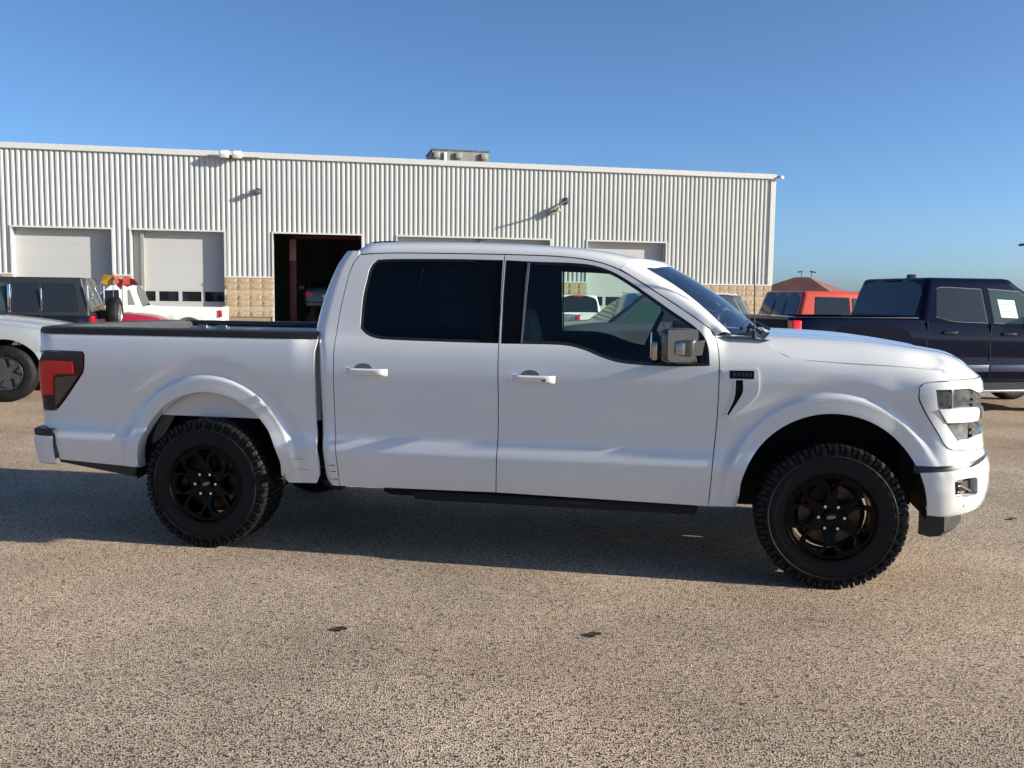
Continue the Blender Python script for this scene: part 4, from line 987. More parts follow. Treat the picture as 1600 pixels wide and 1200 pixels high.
# ---------------------------------------------------------------- parked vehicles behind
def paint(name, col, rough=.25, coat=.6): return mat(name, col, rough, 0, coat, .5, .03, 3)
def tyre_meshes(R, wd, rimcol, key):
    k = R - .0
    mb = MB(); r0 = R * .60
    mb.lathe([(-wd/2 + .02, r0), (-wd/2, r0 + .02), (-wd/2 - .004, R * .80), (-wd/2 + .015, R * .94), (-wd/2 + .045, R), (wd/2 - .045, R), (wd/2 - .015, R * .94), (wd/2, R * .8), (wd/2 - .02, r0)], 40); t = mb.mesh('tyre', 'rubber', 40)
    mb = MB(); mb.lathe([(-wd/2 + .022, r0), (-wd/2 + .012, r0 - .012), (-wd/2 + .03, r0 - .03), (wd/2 - .04, r0 - .04)], 32)
    n = 5 if key % 2 else 6
    mb.lathe([(-wd/2 + .03, 0), (-wd/2 + .03, r0 * .26), (-wd/2 + .06, r0 * .32), (-wd/2 + .09, 0)], 20)
    for i in range(n):
        a = 2 * PI * i / n; c, s = math.cos(a), math.sin(a)
        def pt(r, q, y): return (r * c - q * s, y, r * s + q * c)
        y0 = -wd/2 + .022; y1 = y0 + .035; h0, h1 = r0 * .17, r0 * .14
        mb.add([pt(r0*.2, -h0, y0 + .01), pt(r0*.2, h0, y0 + .01), pt(r0 - .02, h1, y0), pt(r0 - .02, -h1, y0), pt(r0*.2, -h0, y1), pt(r0*.2, h0, y1), pt(r0 - .02, h1, y1), pt(r0 - .02, -h1, y1)],
               [(0, 1, 2, 3), (7, 6, 5, 4), (0, 3, 7, 4), (1, 5, 6, 2), (2, 6, 7, 3)])
    r = mb.mesh('rim', rimcol, 30)
    mb = MB(); mb.lathe([(0, 0), (0, r0 * .9), (.02, r0 * .9)], 24); d = mb.mesh('brake_disc', 'steel', 30)
    return t, r, d
M.update(alloy=mat('silver_alloy', (.48, .48, .48), .3, .9), grime=mat('arch_and_shade_dark', (.012, .012, .012), .9), plate=mat('number_plate', (.55, .60, .58), .4), paper=mat('window_sticker_paper', (.62, .74, .66), .7), print=mat('sticker_print', (.10, .12, .12), .7))

def vehicle(name, label, cat, loc, head, S):
    """S: L length, W half width, sill, axles, R, top=[(x, z, bed depth)] lower body's top line rear to front, cab=(xr0, xr1, xf1, xf0, zb, zt), win=side panes, ..."""
    v = thing(name, label, cat, loc, head, S.get('group'))
    W, L, sill, R = S['W'], S['L'], S['sill'], S['R']; col = S['col']; arch = R * 1.22; axz = R
    top = S['top']; bed = S.get('bed'); wp = S.get('wtab', [(0, .86), (.06, .93), (.16, .975), (.45, 1), (L - .75, 1), (L - .35, .965), (L - .15, .90), (L, .78)])
    xs = set([0, .03, .08, .15, .25, L, L - .03, L - .08, L - .16, L - .26])
    x = 0
    while x < L: xs.add(round(x, 3)); x += .09
    for a in S['axles']:
        for k in range(25): xs.add(round(a + arch * math.cos(PI * k / 24), 4))
    for p in top: xs.add(p[0])
    if bed:
        for e in (bed[0], bed[1]): xs.add(e + .001); xs.add(e - .001)
    xs = sorted(q for q in xs if 0 <= q <= L)
    mbm = MB(); rows = []
    for x in xs:
        w_ = W * herm(wp, x); zt = herm(top, x); zb = sill + .14 * sstep(.55, 0, x) * S.get('tailup', 1) + .10 * sstep(L - .5, L, x)
        fl = 0
        for a in S['axles']:
            d = abs(x - a)
            if d < arch - 1e-5: zb = max(zb, axz + (arch**2 - d*d) ** .5)
            r = d / arch; fl = max(fl, (1 - sstep(.9, 1.35, r)))
        H = zt - sill; flv = S.get('flare', .03) * fl
        def vv(z):
            t = (z - sill) / H; return w_ - .05 * max(0, (.25 - t) / .25) ** 2 - .035 * max(0, t - .80) / .20 - .018 * math.exp(-((t - .42) / .07) ** 2)
        r = [(x, w_ - .25, zb + .01), (x, vv(zb) - .015 + flv, zb)]
        for t in (.12, .22, .30, .38, .46, .56, .68, .80, .88, .95):
            z = max(zb + .004 * (1 + t), sill + H * t) if sill + H * t > zb else zb + .003 * t
            fz = flv * (1 - sstep(axz + arch * 1.05, axz + arch * 1.28, z)); r.append((x, vv(min(z, zt)) + fz, min(z, zt - .002)))
        ed = S.get('edge', .035)
        r += [(x, vv(zt) - ed * .3, zt - ed * .3 + .008), (x, vv(zt) - ed, zt + .008)]
        cr = S.get('crown', .03) if not (bed and bed[0] < x < bed[1]) else 0
        if bed and bed[0] < x < bed[1]: r += [(x, vv(zt) - .10, zt + .008), (x, vv(zt) - .105, zt - .45), (x, 0, zt - .45)]
        else: r += [(x, vv(zt) - .12, zt + .008 + cr * .4), (x, vv(zt) * .55, zt + .008 + cr), (x, 0, zt + .008 + cr * 1.15)]
        rows.append([(p[0], -p[1], p[2]) for p in r] + [(p[0], p[1], p[2]) for p in r[::-1][1:]])
    mbm.grid(rows); n = len(rows[0]); mbm.f.append(tuple(range(n))); mbm.f.append(tuple((len(rows) - 1) * n + k for k in range(n))[::-1])
    body = mbm.build('body', col, v, 38)
    # underside and wheel wells
    mb = MB(); mb.b2((.25, -W + .22, sill + .02), (L - .3, W - .22, sill + .22))
    for a in S['axles']: mb.tube([(a, -W + .1, R), (a, W - .1, R)], .05)
    mb.b2((.3, -W + .24, sill + .2), (L - .4, W - .24, min(t[1] for t in top) - (.47 if bed else .1))); mb.build('underbody', 'grime', v, 0)
    # wheels
    tm, rm, dm = tyre_meshes(R, S.get('tw', .24), S.get('rim', 'alloy'), S.get('rk', 0))
    for a in S['axles']:
        for s in (-1, 1):
            t = put('tyre', tm, v, (a, s * (W - S.get('tw', .24) / 2 - .01 + S.get('flare', .03)), R), (0, 0, 0 if s < 0 else PI)); put('rim', rm, t, rot=(0, .3, 0)); put('brake_disc', dm, t, (0, .0, 0))
    # cab
    if 'cab' in S:
        xr0, xr1, xf1, xf0, zb, zt = S['cab']; wb, wt = W * S.get('wb', .94), W * S.get('wt', .74)
        bm = bmesh.new(); P = [Vector(p) for p in ((xr0, -wb, zb), (xf0, -wb, zb), (xf0, wb, zb), (xr0, wb, zb), (xr1, -wt, zt), (xf1, -wt, zt), (xf1, wt, zt), (xr1, wt, zt))]
        vs = [bm.verts.new(p) for p in P]
        for f in ((3, 2, 1, 0), (4, 5, 6, 7), (0, 1, 5, 4), (1, 2, 6, 5), (2, 3, 7, 6), (3, 0, 4, 7)): bm.faces.new([vs[i] for i in f])
        eg = [e for e in bm.edges if not (e.verts[0].co.z < zb + .01 and e.verts[1].co.z < zb + .01)]
        bmesh.ops.bevel(bm, geom=eg, offset=S.get('cb', .09), segments=4, affect='EDGES', profile=.6)
        me = bpy.data.meshes.new('cab'); bmesh.ops.recalc_face_normals(bm, faces=bm.faces); bm.to_mesh(me); bm.free(); me.materials.append(M[S.get('roofcol', col)]); me.shade_smooth(); me.set_sharp_from_angle(angle=math.radians(40))
        cab = put('cab', me, v)
        def side(s):
            def f(a, b, d):      # a along (m), b height (m)
                t = (b - zb) / (zt - zb); w_ = wb + (wt - wb) * t; ny, nz = (zt - zb), (wb - wt); l = math.hypot(ny, nz); return Vector((a, s * (w_ + d * ny / l), b + d * nz / l))
            return f
        for s in (-1, 1):
            for pane in S.get('win', ()):
                poly = smooth_outline(pane['p'], .06, 30); f = side(s)
                if pane.get('frame'):
                    big = inset(poly, -.009); mb = MB(); mb.prism(big, -.01, .004, f); fr = mb.build('window_frame', pane['frame'], cab, 30)
                mb = MB(); mb.prism(poly, -.004, .008, f); mb.build('window', pane.get('m', 'dglass'), cab, 30)
        def endpane(x0, x1, z0, z1, wf0, wf1, out, nm, m_='dglass', split=0):
            sl = Vector((x1 - x0, 0, z1 - z0)).normalized(); nrm = Vector((-sl.z, 0, sl.x)) if out < 0 else Vector((sl.z, 0, -sl.x))
            def f(a, b, d):
                t = (b - z0) / (z1 - z0); return Vector((x0 + (x1 - x0) * t, a, b)) + nrm * d
            zl, zh = z0 + (z1 - z0) * S.get('pane0', .06), z0 + (z1 - z0) * .84
            def ww(z): return (wb + (wt - wb) * (z - zb) / (zt - zb)) - .12
            cuts = [-1, 1] if not split else [-1, -.33, .33, 1]
            for k in range(len(cuts) - 1):
                g = .015 if split else 0
                poly = [(cuts[k] * ww(zl) + g, zl), (cuts[k + 1] * ww(zl) - g, zl), (cuts[k + 1] * ww(zh) - g, zh), (cuts[k] * ww(zh) + g, zh)]
                mb = MB(); mb.prism(smooth_outline(poly, .1, 95), -.004, .008, f); mb.build(nm, m_, cab, 0)
        endpane(xr0, xr1, zb, zt, 0, 0, -1, 'rear_window', split=S.get('split', 0))
        endpane(xf0, xf1, zb, zt, 0, 0, 1, 'windscreen', S.get('wsm', 'dglass'))
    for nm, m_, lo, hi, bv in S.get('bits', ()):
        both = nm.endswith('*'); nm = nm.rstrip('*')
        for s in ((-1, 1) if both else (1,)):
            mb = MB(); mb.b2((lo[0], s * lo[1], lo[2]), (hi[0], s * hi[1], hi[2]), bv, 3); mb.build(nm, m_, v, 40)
    for x in S.get('seams', ()):
        for s in (-1, 1):
            mb = MB(); z0 = sill + .06; z1 = herm(top, x[0]) - .01; mb.b2((x[0] - .004, s * (W * herm(wp, x[0]) - .055), z0), (x[0] + .004, s * (W * herm(wp, x[0]) - .0), z1)); mb.build('door_gap', 'grime', v, 0)
    return v
def spot(px_over_f, depth, head, W, near=1):
    """ground point of a vehicle's rear middle from its near rear corner (tangent of bearing, depth)"""
    x, y = px_over_f * depth, depth; n = Vector((-math.sin(head), math.cos(head))) * (1 if math.cos(head) > 0 else -1)
    return (x + n.x * W, y + n.y * W, 0)

# navy crew cab pickup on the right
M['navy'] = mat('navy_paint', (.0024, .0036, .0150), .12, 0, 0, .22)
M['navylite'] = paint('navy_molding', (.02, .028, .075), .3); M['trimline'] = mat('bright_window_trim', (.05, .05, .055), .4, 1)
M['tintd'] = mat('dark_side_glass', (.014, .018, .022), .05, 0, .15, .4, bump=.04, bscale=2.5); M['tintf'] = mat('green_side_glass', (.03, .055, .055), .05, 0, .2, .4, bump=.04, bscale=2.5)
NAV = dict(L=5.75, W=.98, sill=.47, R=.39, axles=(1.22, 4.85), col='navy', tw=.26, flare=.012, crown=.02,
       top=[(0, 1.32), (.3, 1.335), (1.9, 1.325), (1.98, 1.30), (3.2, 1.27), (4.0, 1.25), (4.6, 1.25), (5.3, 1.22), (5.65, 1.12), (5.75, 1.0)], bed=(.12, 1.84),
       cab=(1.90, 2.08, 3.40, 4.30, 1.24, 1.905), wb=.95, wt=.80, cb=.10, pane0=.20,
       win=[dict(p=[(2.17, 1.36), (2.20, 1.36), (2.42, 1.305), (2.96, 1.285), (2.90, 1.745), (2.27, 1.765), (2.21, 1.74)], m='tintd', frame='trimline'),
            dict(p=[(3.07, 1.285), (3.60, 1.275), (3.98, 1.36), (3.52, 1.72), (3.02, 1.75)], m='tintf', frame='trimline')],
       bits=[('running_board*', 'chrome', (1.75, .86, .315), (4.3, 1.01, .355), .012), ('running_board_bracket*', 'grime', (1.9, .5, .35), (4.2, .88, .50), 0),
             ('tailgate', 'grime', (-.025, -.79, .78), (.02, .79, 1.30), .02), ('tail_lamp*', 'red', (-.02, .80, .95), (.12, .955, 1.30), .02), ('door_handle*', 'gloss', (2.22, .955, 1.125), (2.44, 1.015, 1.165), .015), ('door_handle*', 'gloss', (3.16, .955, 1.11), (3.38, 1.015, 1.15), .015),  # tailgate: dark sheet over the navy face, shade put into its colour
             ('door_molding*', 'navylite', (1.99, .955, .60), (2.98, .992, .70), .008), ('door_molding*', 'navylite', (2.995, .955, .60), (4.1, .992, .70), .008),
             ('rail_cap*', 'trimline', (.05, .93, 1.335), (1.86, .955, 1.349), .004), ('rear_bumper', 'chrome', (-.12, -.9, .55), (.05, .9, .75), .04), ('grille', 'gloss', (5.72, -.7, .7), (5.80, .7, 1.05), .03),
             ('high_stop_lamp', 'black', (2.03, -.20, 1.86), (2.10, .20, 1.89), .01), ('roof_fin', 'gloss', (2.30, -.035, 1.895), (2.46, .035, 1.965), .03), ('door_mirror*', 'gloss', (3.80, 1.0, 1.26), (3.98, 1.24, 1.48), .05)],
       seams=[(1.99,), (2.99,), (4.1,)])
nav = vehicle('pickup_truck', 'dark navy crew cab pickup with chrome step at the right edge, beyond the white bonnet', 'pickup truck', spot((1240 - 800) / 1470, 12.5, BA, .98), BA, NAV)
mb = MB()                                                            # raised wheel-arch crease stamped in the bed side
pp = smooth_outline([(.52, 1.02), (.60, 1.16), (.78, 1.235), (1.40, 1.235), (1.66, 1.18), (1.78, 1.05), (1.62, .98), (1.22, .99), (.80, .97)], .05, 30)
mb.prism(pp, -.955, -.992, lambda a, b, q: (a, q, b)); mb.build('arch_pressing', 'navy', nav, 30)
cabn = [o for o in nav.children if o.name.startswith('cab')][0]
mb = MB(); mb.prism([(3.19, 1.36), (3.46, 1.35), (3.42, 1.60), (3.15, 1.61)], -.938, -.941, lambda a, b, q: (a, q + (b - 1.24) / .665 * .145 * 1.0, b)); mb.build('window_sticker', 'paper', cabn, 0)
mb = MB()
for k in range(6): mb.b2((3.20, -.94 + (1.58 - .033 * k - 1.24) / .665 * .145 - .003, 1.57 - .033 * k), (3.40 - .04 * (k % 3), -.94 + (1.58 - .033 * k - 1.24) / .665 * .145 - .001, 1.578 - .033 * k))
mb.build('sticker_print', 'print', cabn, 0)

# red saloon between the off-roader and the white pickup
M['crimson'] = paint('crimson_paint', (.30, .012, .030), .25)
SED = dict(L=4.7, W=.88, sill=.30, R=.33, axles=(1.0, 3.75), col='crimson', tw=.21, flare=.005, edge=.08, crown=.05,
       top=[(0, .82), (.12, .96), (.9, 1.0), (2.9, .96), (3.4, .97), (4.2, .90), (4.6, .76), (4.7, .62)],
       cab=(.55, 1.25, 2.4, 3.35, .93, 1.42), wb=.92, wt=.70, cb=.10,
       win=[dict(p=[(1.1, 1.0), (1.95, .99), (1.95, 1.32), (1.4, 1.33)], m='tintd'), dict(p=[(2.02, .99), (2.95, .99), (2.45, 1.30), (2.02, 1.32)], m='tintf')],
       bits=[('tail_lamp*', 'red', (-.02, .55, .72), (.10, .82, .88), .03), ('headlamp*', 'lampclear', (4.38, .52, .62), (4.60, .80, .76), .04), ('rear_bumper', 'crimson', (-.06, -.80, .32), (.1, .80, .60), .06), ('number_plate', 'plate', (-.075, -.16, .62), (-.05, .16, .76), .004), ('door_mirror*', 'crimson', (2.95, .88, .98), (3.08, 1.04, 1.10), .03)])
# red pickup beyond it
M['redp'] = paint('red_paint', (.52, .062, .026), .3)
RED = dict(L=4.85, W=.90, sill=.45, R=.36, axles=(.80, 3.75), col='redp', tw=.24, flare=.02,
       top=[(0, 1.14), (1.05, 1.15), (1.15, 1.13), (3.15, 1.10), (4.15, 1.06), (4.75, .98), (4.85, .85)], bed=(.1, .97),
       cab=(1.05, 1.25, 2.55, 3.35, 1.08, 1.735), wb=.95, wt=.84, cb=.09, split=1, pane0=.12,
       win=[dict(p=[(1.43, 1.17), (2.17, 1.15), (2.15, 1.62), (1.47, 1.63)], m='tintd'), dict(p=[(2.23, 1.15), (2.95, 1.14), (2.61, 1.60), (2.21, 1.61)], m='tintf')],
       bits=[('tail_lamp*', 'red', (-.02, .74, .80), (.08, .88, 1.10), .02), ('rear_bumper', 'steel', (-.1, -.85, .5), (.05, .85, .68), .04), ('door_handle*', 'gloss', (1.55, .885, 1.0), (1.75, .93, 1.04), .01), ('headlamp*', 'lamp', (4.70, .5, .78), (4.84, .74, .92), .02)])
_q = spot((1248 - 800) / 1470 - .085, 16.8, BA, .9)
red = vehicle('pickup_truck', 'red pickup with a three-pane rear window parked behind the dark navy pickup', 'pickup truck', (_q[0] + .45 * math.cos(BA), _q[1] + .45 * math.sin(BA), 0), BA, RED)
# dark SUV with a pale roof near the workshop's right end
M['slate'] = paint('slate_paint', (.05, .055, .065), .25); M['palem'] = paint('pale_roof', (.42, .44, .45), .3)
SUV = dict(L=4.7, W=.92, sill=.36, R=.36, axles=(.95, 3.7), col='slate', tw=.23, flare=.01,
       top=[(0, .95), (.1, 1.04), (1.0, 1.06), (3.3, 1.04), (4.2, .96), (4.6, .82), (4.7, .70)],
       cab=(.12, .48, 2.55, 3.45, 1.0, 1.66), wb=.93, wt=.74, cb=.10, roofcol='slate',
       win=[dict(p=[(.42, 1.10), (1.30, 1.08), (1.30, 1.52), (.66, 1.52)], m='tintd'), dict(p=[(1.36, 1.08), (2.2, 1.07), (2.2, 1.52), (1.36, 1.53)], m='tintd'), dict(p=[(2.26, 1.07), (3.1, 1.06), (2.62, 1.48), (2.26, 1.52)], m='tintf')],
       bits=[('tail_lamp*', 'red', (-.03, .62, .80), (.08, .86, 1.0), .02), ('rear_bumper', 'black', (-.06, -.85, .36), (.08, .85, .60), .04), ('roof_rail*', 'palem', (.6, .60, 1.66), (2.6, .66, 1.70), .01), ('headlamp*', 'lamp', (4.45, .5, .70), (4.62, .80, .84), .03), ('roof_panel', 'palem', (.62, -.56, 1.645), (2.5, .56, 1.672), .01)])
suv = vehicle('sport_utility', 'dark SUV with pale roof parked below the workshop wall, left of the red pickup', 'SUV', spot((1184 - 800) / 1470, 20.5, BA + PI, .92), BA + PI, SUV)

# black boxy off-roader at left with its spare wheel
M['blackp'] = mat('black_paint', (.008, .009, .014), .3, 0, .2, .3); M['hardtop'] = mat('black_hardtop', (.016, .018, .022), .5)
JEEP = dict(L=4.2, W=.86, sill=.50, R=.40, axles=(.75, 3.35), col='blackp', tw=.25, flare=.06, edge=.02, crown=.0, tailup=.3,
       wtab=[(0, .97), (.05, 1), (2.9, 1), (3.2, .95), (4.2, .80)],
       top=[(0, 1.05), (2.75, 1.06), (2.85, 1.05), (3.5, 1.04), (4.1, 1.0), (4.2, .96)],
       cab=(.03, .20, 2.45, 2.80, 1.04, 1.86), wb=.96, wt=.84, cb=.05, roofcol='hardtop',
       win=[dict(p=[(.24, 1.12), (.96, 1.12), (.96, 1.73), (.33, 1.73)], m='tintd'), dict(p=[(1.06, 1.12), (1.62, 1.12), (1.62, 1.73), (1.06, 1.73)], m='tintd'), dict(p=[(1.72, 1.12), (2.55, 1.12), (2.30, 1.72), (1.72, 1.73)], m='tintf')],
       bits=[('tail_lamp*', 'red', (-.05, .68, .86), (.03, .84, 1.03), .015), ('rear_bumper', 'black', (-.16, -.82, .52), (.02, .82, .70), .03), ('door_hinge*', 'chrome', (1.60, .79, 1.10), (1.66, .83, 1.70), .008), ('door_hinge*', 'chrome', (.985, .79, 1.14), (1.01, .82, 1.62), .006), ('corner_bar*', 'chrome', (.05, .79, 1.06), (.085, .82, 1.70), .01), ('headlamp*', 'lamp', (4.15, .45, .80), (4.22, .64, .98), .03)],
       seams=[(1.0,), (1.67,), (2.75,)])
jeep = vehicle('off_roader', 'black boxy off-roader with a spare wheel on its tailgate, behind the silver vehicle', 'off-roader', spot((142 - 800) / 1470, 20.4, BA + PI, .86), BA + PI, JEEP)
t_, r_, d_ = tyre_meshes(.40, .26, 'alloy', 1)
sp = put('spare_wheel', t_, jeep, (-.30, -.08, 1.05), (0, 0, PI / 2 * -1)); put('rim', r_, sp)
mb = MB(); mb.b2((-.20, -.2, .95), (.02, .04, 1.15), .02); mb.build('spare_bracket', 'black', jeep)
cabj = [o for o in jeep.children if o.name.startswith('cab')][0]
mb = MB()
for k in range(5): mb.box((.10 + .012 * k, .30 - .10 * k + .0, 1.30 + .04 * ((k * 7) % 5)), (.012, .07, .09), .0, Matrix.Rotation(-.2, 3, 'Y'))
mb.build('window_decal', 'fixturew', cabj, 0)

# silver vehicle nosing in at the left edge
M['silver'] = paint('silver_paint', (.25, .27, .29), .3)
SIL = dict(L=4.75, W=.92, sill=.44, R=.40, axles=(.95, 3.72), col='silver', tw=.27, flare=.03, rim='alloysil', rk=0, edge=.10, crown=.05,
       wtab=[(0, .9), (.1, .97), (.4, 1), (3.9, 1), (4.25, .97), (4.5, .90), (4.65, .80), (4.75, .66)],
       top=[(0, 1.0), (.1, 1.08), (3.0, 1.12), (3.3, 1.14), (3.8, 1.10), (4.3, 1.02), (4.62, .93), (4.75, .82)],
       cab=(.12, .45, 2.35, 3.30, 1.10, 1.80), wb=.93, wt=.76, cb=.10,
       win=[dict(p=[(.5, 1.18), (1.35, 1.17), (1.35, 1.62), (.7, 1.63)], m='tintd'), dict(p=[(1.42, 1.17), (2.2, 1.17), (2.2, 1.64), (1.42, 1.64)], m='tintf'), dict(p=[(2.27, 1.17), (3.0, 1.17), (2.45, 1.58), (2.27, 1.62)], m='tintf')],
       bits=[('headlamp*', 'lampclear', (4.40, .62, .80), (4.60, .85, .98), .04), ('marker_lamp*', 'amber', (4.36, .845, .90), (4.46, .885, 1.0), .015), ('front_bumper', 'silver', (4.35, -.80, .48), (4.86, .80, .70), .08), ('air_dam', 'black', (4.3, -.72, .36), (4.70, .72, .48), .04), ('door_mirror*', 'silver', (2.85, .93, 1.12), (3.0, 1.12, 1.28), .04)])
M['alloysil'] = mat('worn_alloy', (.11, .11, .115), .4, .8)
vs_ = (-7.10, 13.11); hx = (math.cos(BA), math.sin(BA)); nx_ = (-math.sin(BA), math.cos(BA))
sil = vehicle('sport_utility', 'silver SUV with alloy wheels nosing in behind the white tailgate at the left edge', 'SUV',
              (vs_[0] - 3.72 * hx[0] + .95 * nx_[0], vs_[1] - 3.72 * hx[1] + .95 * nx_[1], 0), BA, SIL)

# white pickup in front of the second bay door
M['whitep'] = paint('white_paint_old', (.70, .69, .66), .35)
WPU = dict(L=5.3, W=.90, sill=.46, R=.37, axles=(1.05, 4.25), col='whitep', tw=.24, flare=.02,
       top=[(0, 1.10), (2.35, 1.11), (2.45, 1.09), (3.9, 1.08), (4.7, 1.03), (5.2, .93), (5.3, .8)], bed=(.1, 2.28),
       cab=(2.38, 2.62, 3.35, 4.15, 1.05, 1.76), wb=.95, wt=.80, cb=.10,
       win=[dict(p=[(2.58, 1.17), (2.78, 1.17), (2.80, 1.62), (2.74, 1.62)], m='greypane'), dict(p=[(3.02, 1.15), (3.82, 1.15), (3.45, 1.60), (3.06, 1.62)], m='tintd')],
       bits=[('tail_lamp*', 'red', (.06, .80, .82), (.16, .925, 1.04), .02), ('rear_bumper', 'chrome', (-.12, -.85, .5), (.04, .85, .68), .04), ('door_handle*', 'gloss', (2.9, .885, 1.0), (3.05, .92, 1.03), .01)])
M['greypane'] = mat('grey_rear_pane', (.22, .21, .19), .3)
vehicle('pickup_truck', 'white pickup standing side-on before the second closed bay door', 'pickup truck', spot((350 - 800) / 1470, 29.0, BA + PI, .9), BA + PI, WPU)

# dark red saloon
vx = Vector(((252 - 800) / 1470 * 24.6, 24.6, 0)); vehicle('saloon_car', 'dark red saloon car mostly hidden behind the bed of the foreground pickup', 'car', (vx.x - 4.55 * hx[0] + .88 * nx_[0], vx.y - 4.55 * hx[1] + .88 * nx_[1], 0), BA, SED)

# seen through the cab windows: grey crossover and the small white pickup beyond it
M['greyp'] = paint('grey_green_paint', (.10, .115, .12), .25)
CRO = dict(SUV, L=4.5, col='greyp', roofcol='greyp', axles=(.9, 3.57), rim='alloy', rk=1, R=.36, bits=[b_ for b_ in SUV['bits'] if b_[0] not in ('roof_panel', 'headlamp*')] + [('headlamp*', 'lampclear', (4.15, .62, .76), (4.42, .86, .90), .04)],
       top=[(0, .95), (.1, 1.04), (1.0, 1.08), (3.0, 1.12), (3.7, 1.07), (4.1, .99), (4.4, .84), (4.5, .70)], wsm='tintf')
vx = Vector(((984 - 800) / 1470 * 23.6, 23.6, 0)); vehicle('sport_utility', 'grey crossover seen through the front door glass, facing left', 'SUV', (vx.x + 3.57 * hx[0] + .92 * nx_[0], vx.y + 3.57 * hx[1] + .92 * nx_[1], 0), BA + PI, CRO)
M['whiteo'] = paint('white_paint_small', (.62, .62, .60), .35)
SPU = dict(L=4.9, W=.84, sill=.46, R=.35, axles=(1.0, 3.8), col='whiteo', tw=.22, flare=.02,
       top=[(0, 1.06), (1.75, 1.07), (1.85, 1.05), (3.5, 1.03), (4.3, .99), (4.8, .90), (4.9, .78)], bed=(.1, 1.70),
       cab=(1.80, 1.96, 2.9, 3.55, 1.0, 1.64), wb=.92, wt=.76, cb=.09, pane0=.14,
       win=[dict(p=[(2.2, 1.10), (3.2, 1.10), (2.85, 1.52), (2.25, 1.53)], m='tintd')],
       bits=[('tail_lamp*', 'red', (-.03, .70, .78), (.06, .83, 1.02), .02), ('high_stop_lamp', 'red', (1.93, -.14, 1.585), (1.97, .14, 1.63), .01), ('rear_bumper', 'steel', (-.14, -.80, .48), (.02, .80, .62), .04), ('number_plate', 'plate', (-.035, -.15, .70), (-.01, .15, .84), .004), ('door_mirror*', 'black', (3.1, .84, 1.06), (3.2, 1.02, 1.20), .03)])
vehicle('pickup_truck', 'small white pickup seen from behind through the cab windows, facing the workshop', 'pickup truck', ((940 - 800) / 1470 * 27.0, 27.0, 0), BA + PI / 2 + .10, SPU)

# saloon raised on the lift
M['bluedk'] = paint('dark_car_paint', (.055, .06, .085), .3)
LIFT = dict(SED, col='bluedk', bits=[b_ for b_ in SED['bits'] if b_[0] != 'rear_bumper' and b_[0] != 'door_mirror*'] + [('rear_bumper', 'alloysil', (-.08, -.80, .30), (.1, .80, .48), .05), ('door_mirror*', 'fixturew', (2.95, .88, .98), (3.08, 1.08, 1.12), .03)])
vehicle('saloon_car', 'dark saloon car raised on the lift inside the open bay, tail outwards', 'car', on_shop(-7.05, 2.2, .78), BA + PI / 2, LIFT)

# ---------------------------------------------------------------- small things
def ground_xy(px, py): pass
M['flagy'] = mat('yellow_flag', (.62, .36, .04), .7); M['flagr'] = mat('red_flag', (.55, .06, .045), .7); M['leaf'] = mat('dark_litter', (.02, .018, .017), .8)
def flag(label, m_, x, y, z, shape):
    t = thing('flag', label, 'flag', (x, y, 0), 0, 'flags above the white pickup')
    mb = MB(); mb.tube([(shape[0][0], 0, 0), (shape[0][0], 0, z + shape[0][1] + .02)], .012, 6); mb.build('pole', 'steel', t)
    n = 6; mb = MB()
    mb.prism(shape, -.006, .006, lambda a, b, q: (a, q + .05 * math.sin(a * 9), z + b)); mb.build('cloth', m_, t, 0)
D = 27.0
flag('tilted yellow flag above the tail of the black off-roader', 'flagy', (158 - 800) / 1470 * D, D, 1.72, [(0, .10), (.10, .34), (.38, .30), (.46, .22), (.24, .0), (.18, -.02)])
flag('red pointed flag beside the yellow one, above the white pickup cab', 'flagr', (178 - 800) / 1470 * D, D, 1.66, [(0, .42), (.10, .30), (.26, .26), (.28, .08), (.20, -.04), (.10, .06)])
flag('right-hand red pennant above the white pickup cab', 'flagr', (192 - 800) / 1470 * D, D, 1.72, [(0, .06), (.08, .30), (.22, .24), (.34, .20), (.50, .06), (.30, .04), (.12, -.02)])
# dead leaves or scraps on the ground
for k, (x, y, lb) in enumerate(((-.79, 4.29, 'dark scrap lying on the ground below the rear door'), (.398, 4.26, 'dark scrap lying on the ground below the front door'), (3.65, 6.72, 'dark scrap on the ground beyond the front bumper at the right edge'))):
    rg = random.Random(k); mb = MB(); rows = []
    for i in range(7):
        a = -1 + 2 * i / 6; w_ = .022 * (1 - a * a) ** .5 + .002; r = []
        for j in range(4): b_ = -1 + 2 * j / 3; r.append((a * .036, b_ * w_, .001 + .009 * abs(b_) * (1 - abs(a)) + .006 * a * a + rg.uniform(0, .002)))
        rows.append(r)
    mb.grid(rows); o = mb.build('scrap', 'leaf', None, 60); o.location = (x, y, .002); o.rotation_euler = (0, 0, -.15 + .2 * k); tag(o, lb, 'litter', 'scraps on the ground')
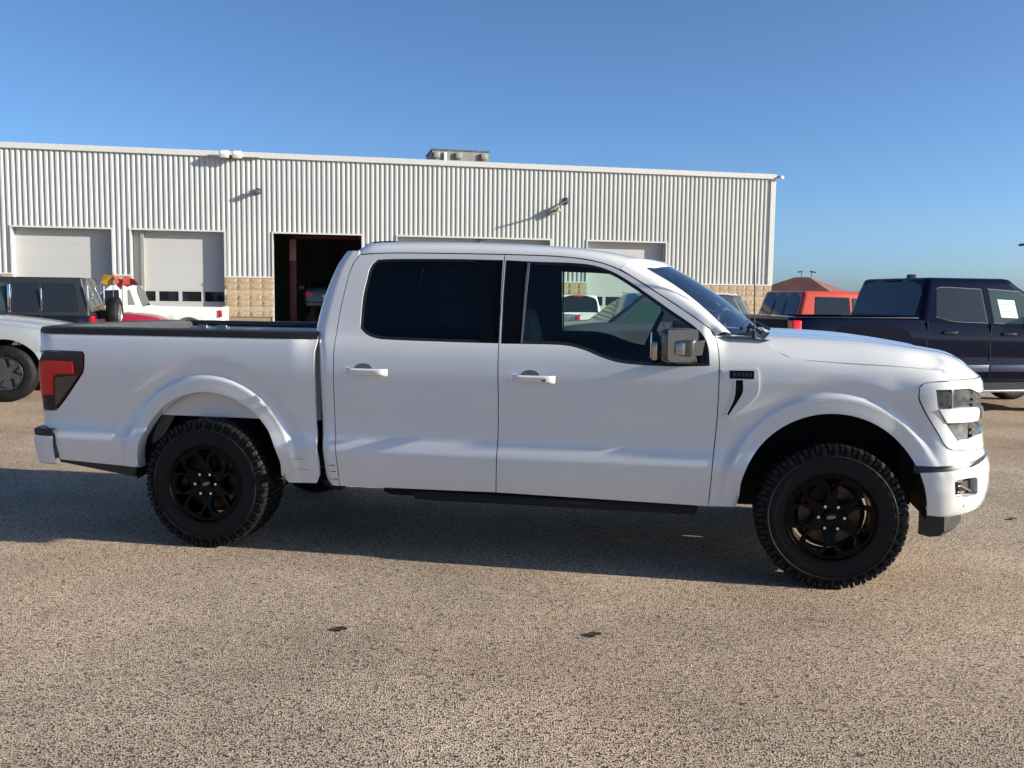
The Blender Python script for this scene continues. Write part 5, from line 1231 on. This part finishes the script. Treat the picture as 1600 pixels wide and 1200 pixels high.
# distant house roofs and street lamps
M['tile'] = mat('red_roof_tiles', (.20, .075, .055), .85, var=.15, vscale=.5); M['tiled'] = mat('brown_roof_tiles', (.12, .06, .05), .85, var=.15, vscale=.5); M['stucco'] = mat('stucco', (.35, .27, .20), .9, var=.06); M['lampdark'] = mat('lamp_dark_metal', (.03, .035, .045), .5)
def house(label, x, y, w_, d_, zw, zr, rot, tile):
    h = thing('house', label, 'house', (x, y, 0), rot, 'houses in the distance')
    mb = MB(); mb.b2((-w_/2, -d_/2, 0), (w_/2, d_/2, zw)); wl = mb.build('wall', 'stucco', h, 0)
    mb = MB(); o = .6; k = (d_/2 + o) * .96
    mb.add([(-w_/2-o, -d_/2-o, zw-.1), (w_/2+o, -d_/2-o, zw-.1), (w_/2+o, d_/2+o, zw-.1), (-w_/2-o, d_/2+o, zw-.1), (-w_/2-o+k, 0, zr), (w_/2+o-k, 0, zr)], [(0, 1, 5, 4), (1, 2, 5), (2, 3, 4, 5), (3, 0, 4), (3, 2, 1, 0)]); mb.build('roof', tile, h, 0)
    for x_ in (-w_*.28, w_*.05, w_*.3):
        mb = MB(); mb.b2((x_ - .6, -d_/2 - .03, .9), (x_ + .6, -d_/2 + .02, 2.1)); mb.build('window', 'dglass', wl, 0)
house('distant house with a red-brown hipped roof just right of the workshop', 36.9, 121, 9.5, 8.0, 2.5, 4.45, -.62, 'tile')
house('second distant house roof, lower and right of the first', 45.5, 138, 9, 8, 2.2, 3.55, -.5, 'tile')
house('dark distant roof at the gap between the red and navy pickups', 58.5, 160, 8, 7, 1.9, 2.75, .2, 'tiled')
def street_lamp(label, x, y, h, arms):
    t = thing('street_lamp', label, 'street lamp', (x, y, 0), 0, 'street lamps in the distance')
    mb = MB(); mb.tube([(0, 0, 0), (0, 0, h - 1.2)], [.14, .09]); mb.build('pole', 'lampdark', t)
    for s in arms:
        mb = MB(); mb.tube([(0, 0, h - 1.25), (s * .4, 0, h - 1.0), (s * .72, 0, h - .5), (s * .66, 0, h)], .06); a = mb.build('arm', 'lampdark', t)
        mb = MB(); mb.box((s * .9, 0, h + .05), (.85 if s > 0 else .6, .4, .16), .06, Matrix.Rotation(.18 * s, 3, 'Y'), 2); mb.build('lamp_head', 'lampdark', a)
street_lamp('double-headed street lamp rising behind the distant house roof', (1255 - 800) / 1470 * 130, 130, 5.35, (-1, 1))
street_lamp('street lamp whose head just enters the right edge of the photo', (1611 - 800) / 1470 * 62, 62, 5.30, (-1, 1))
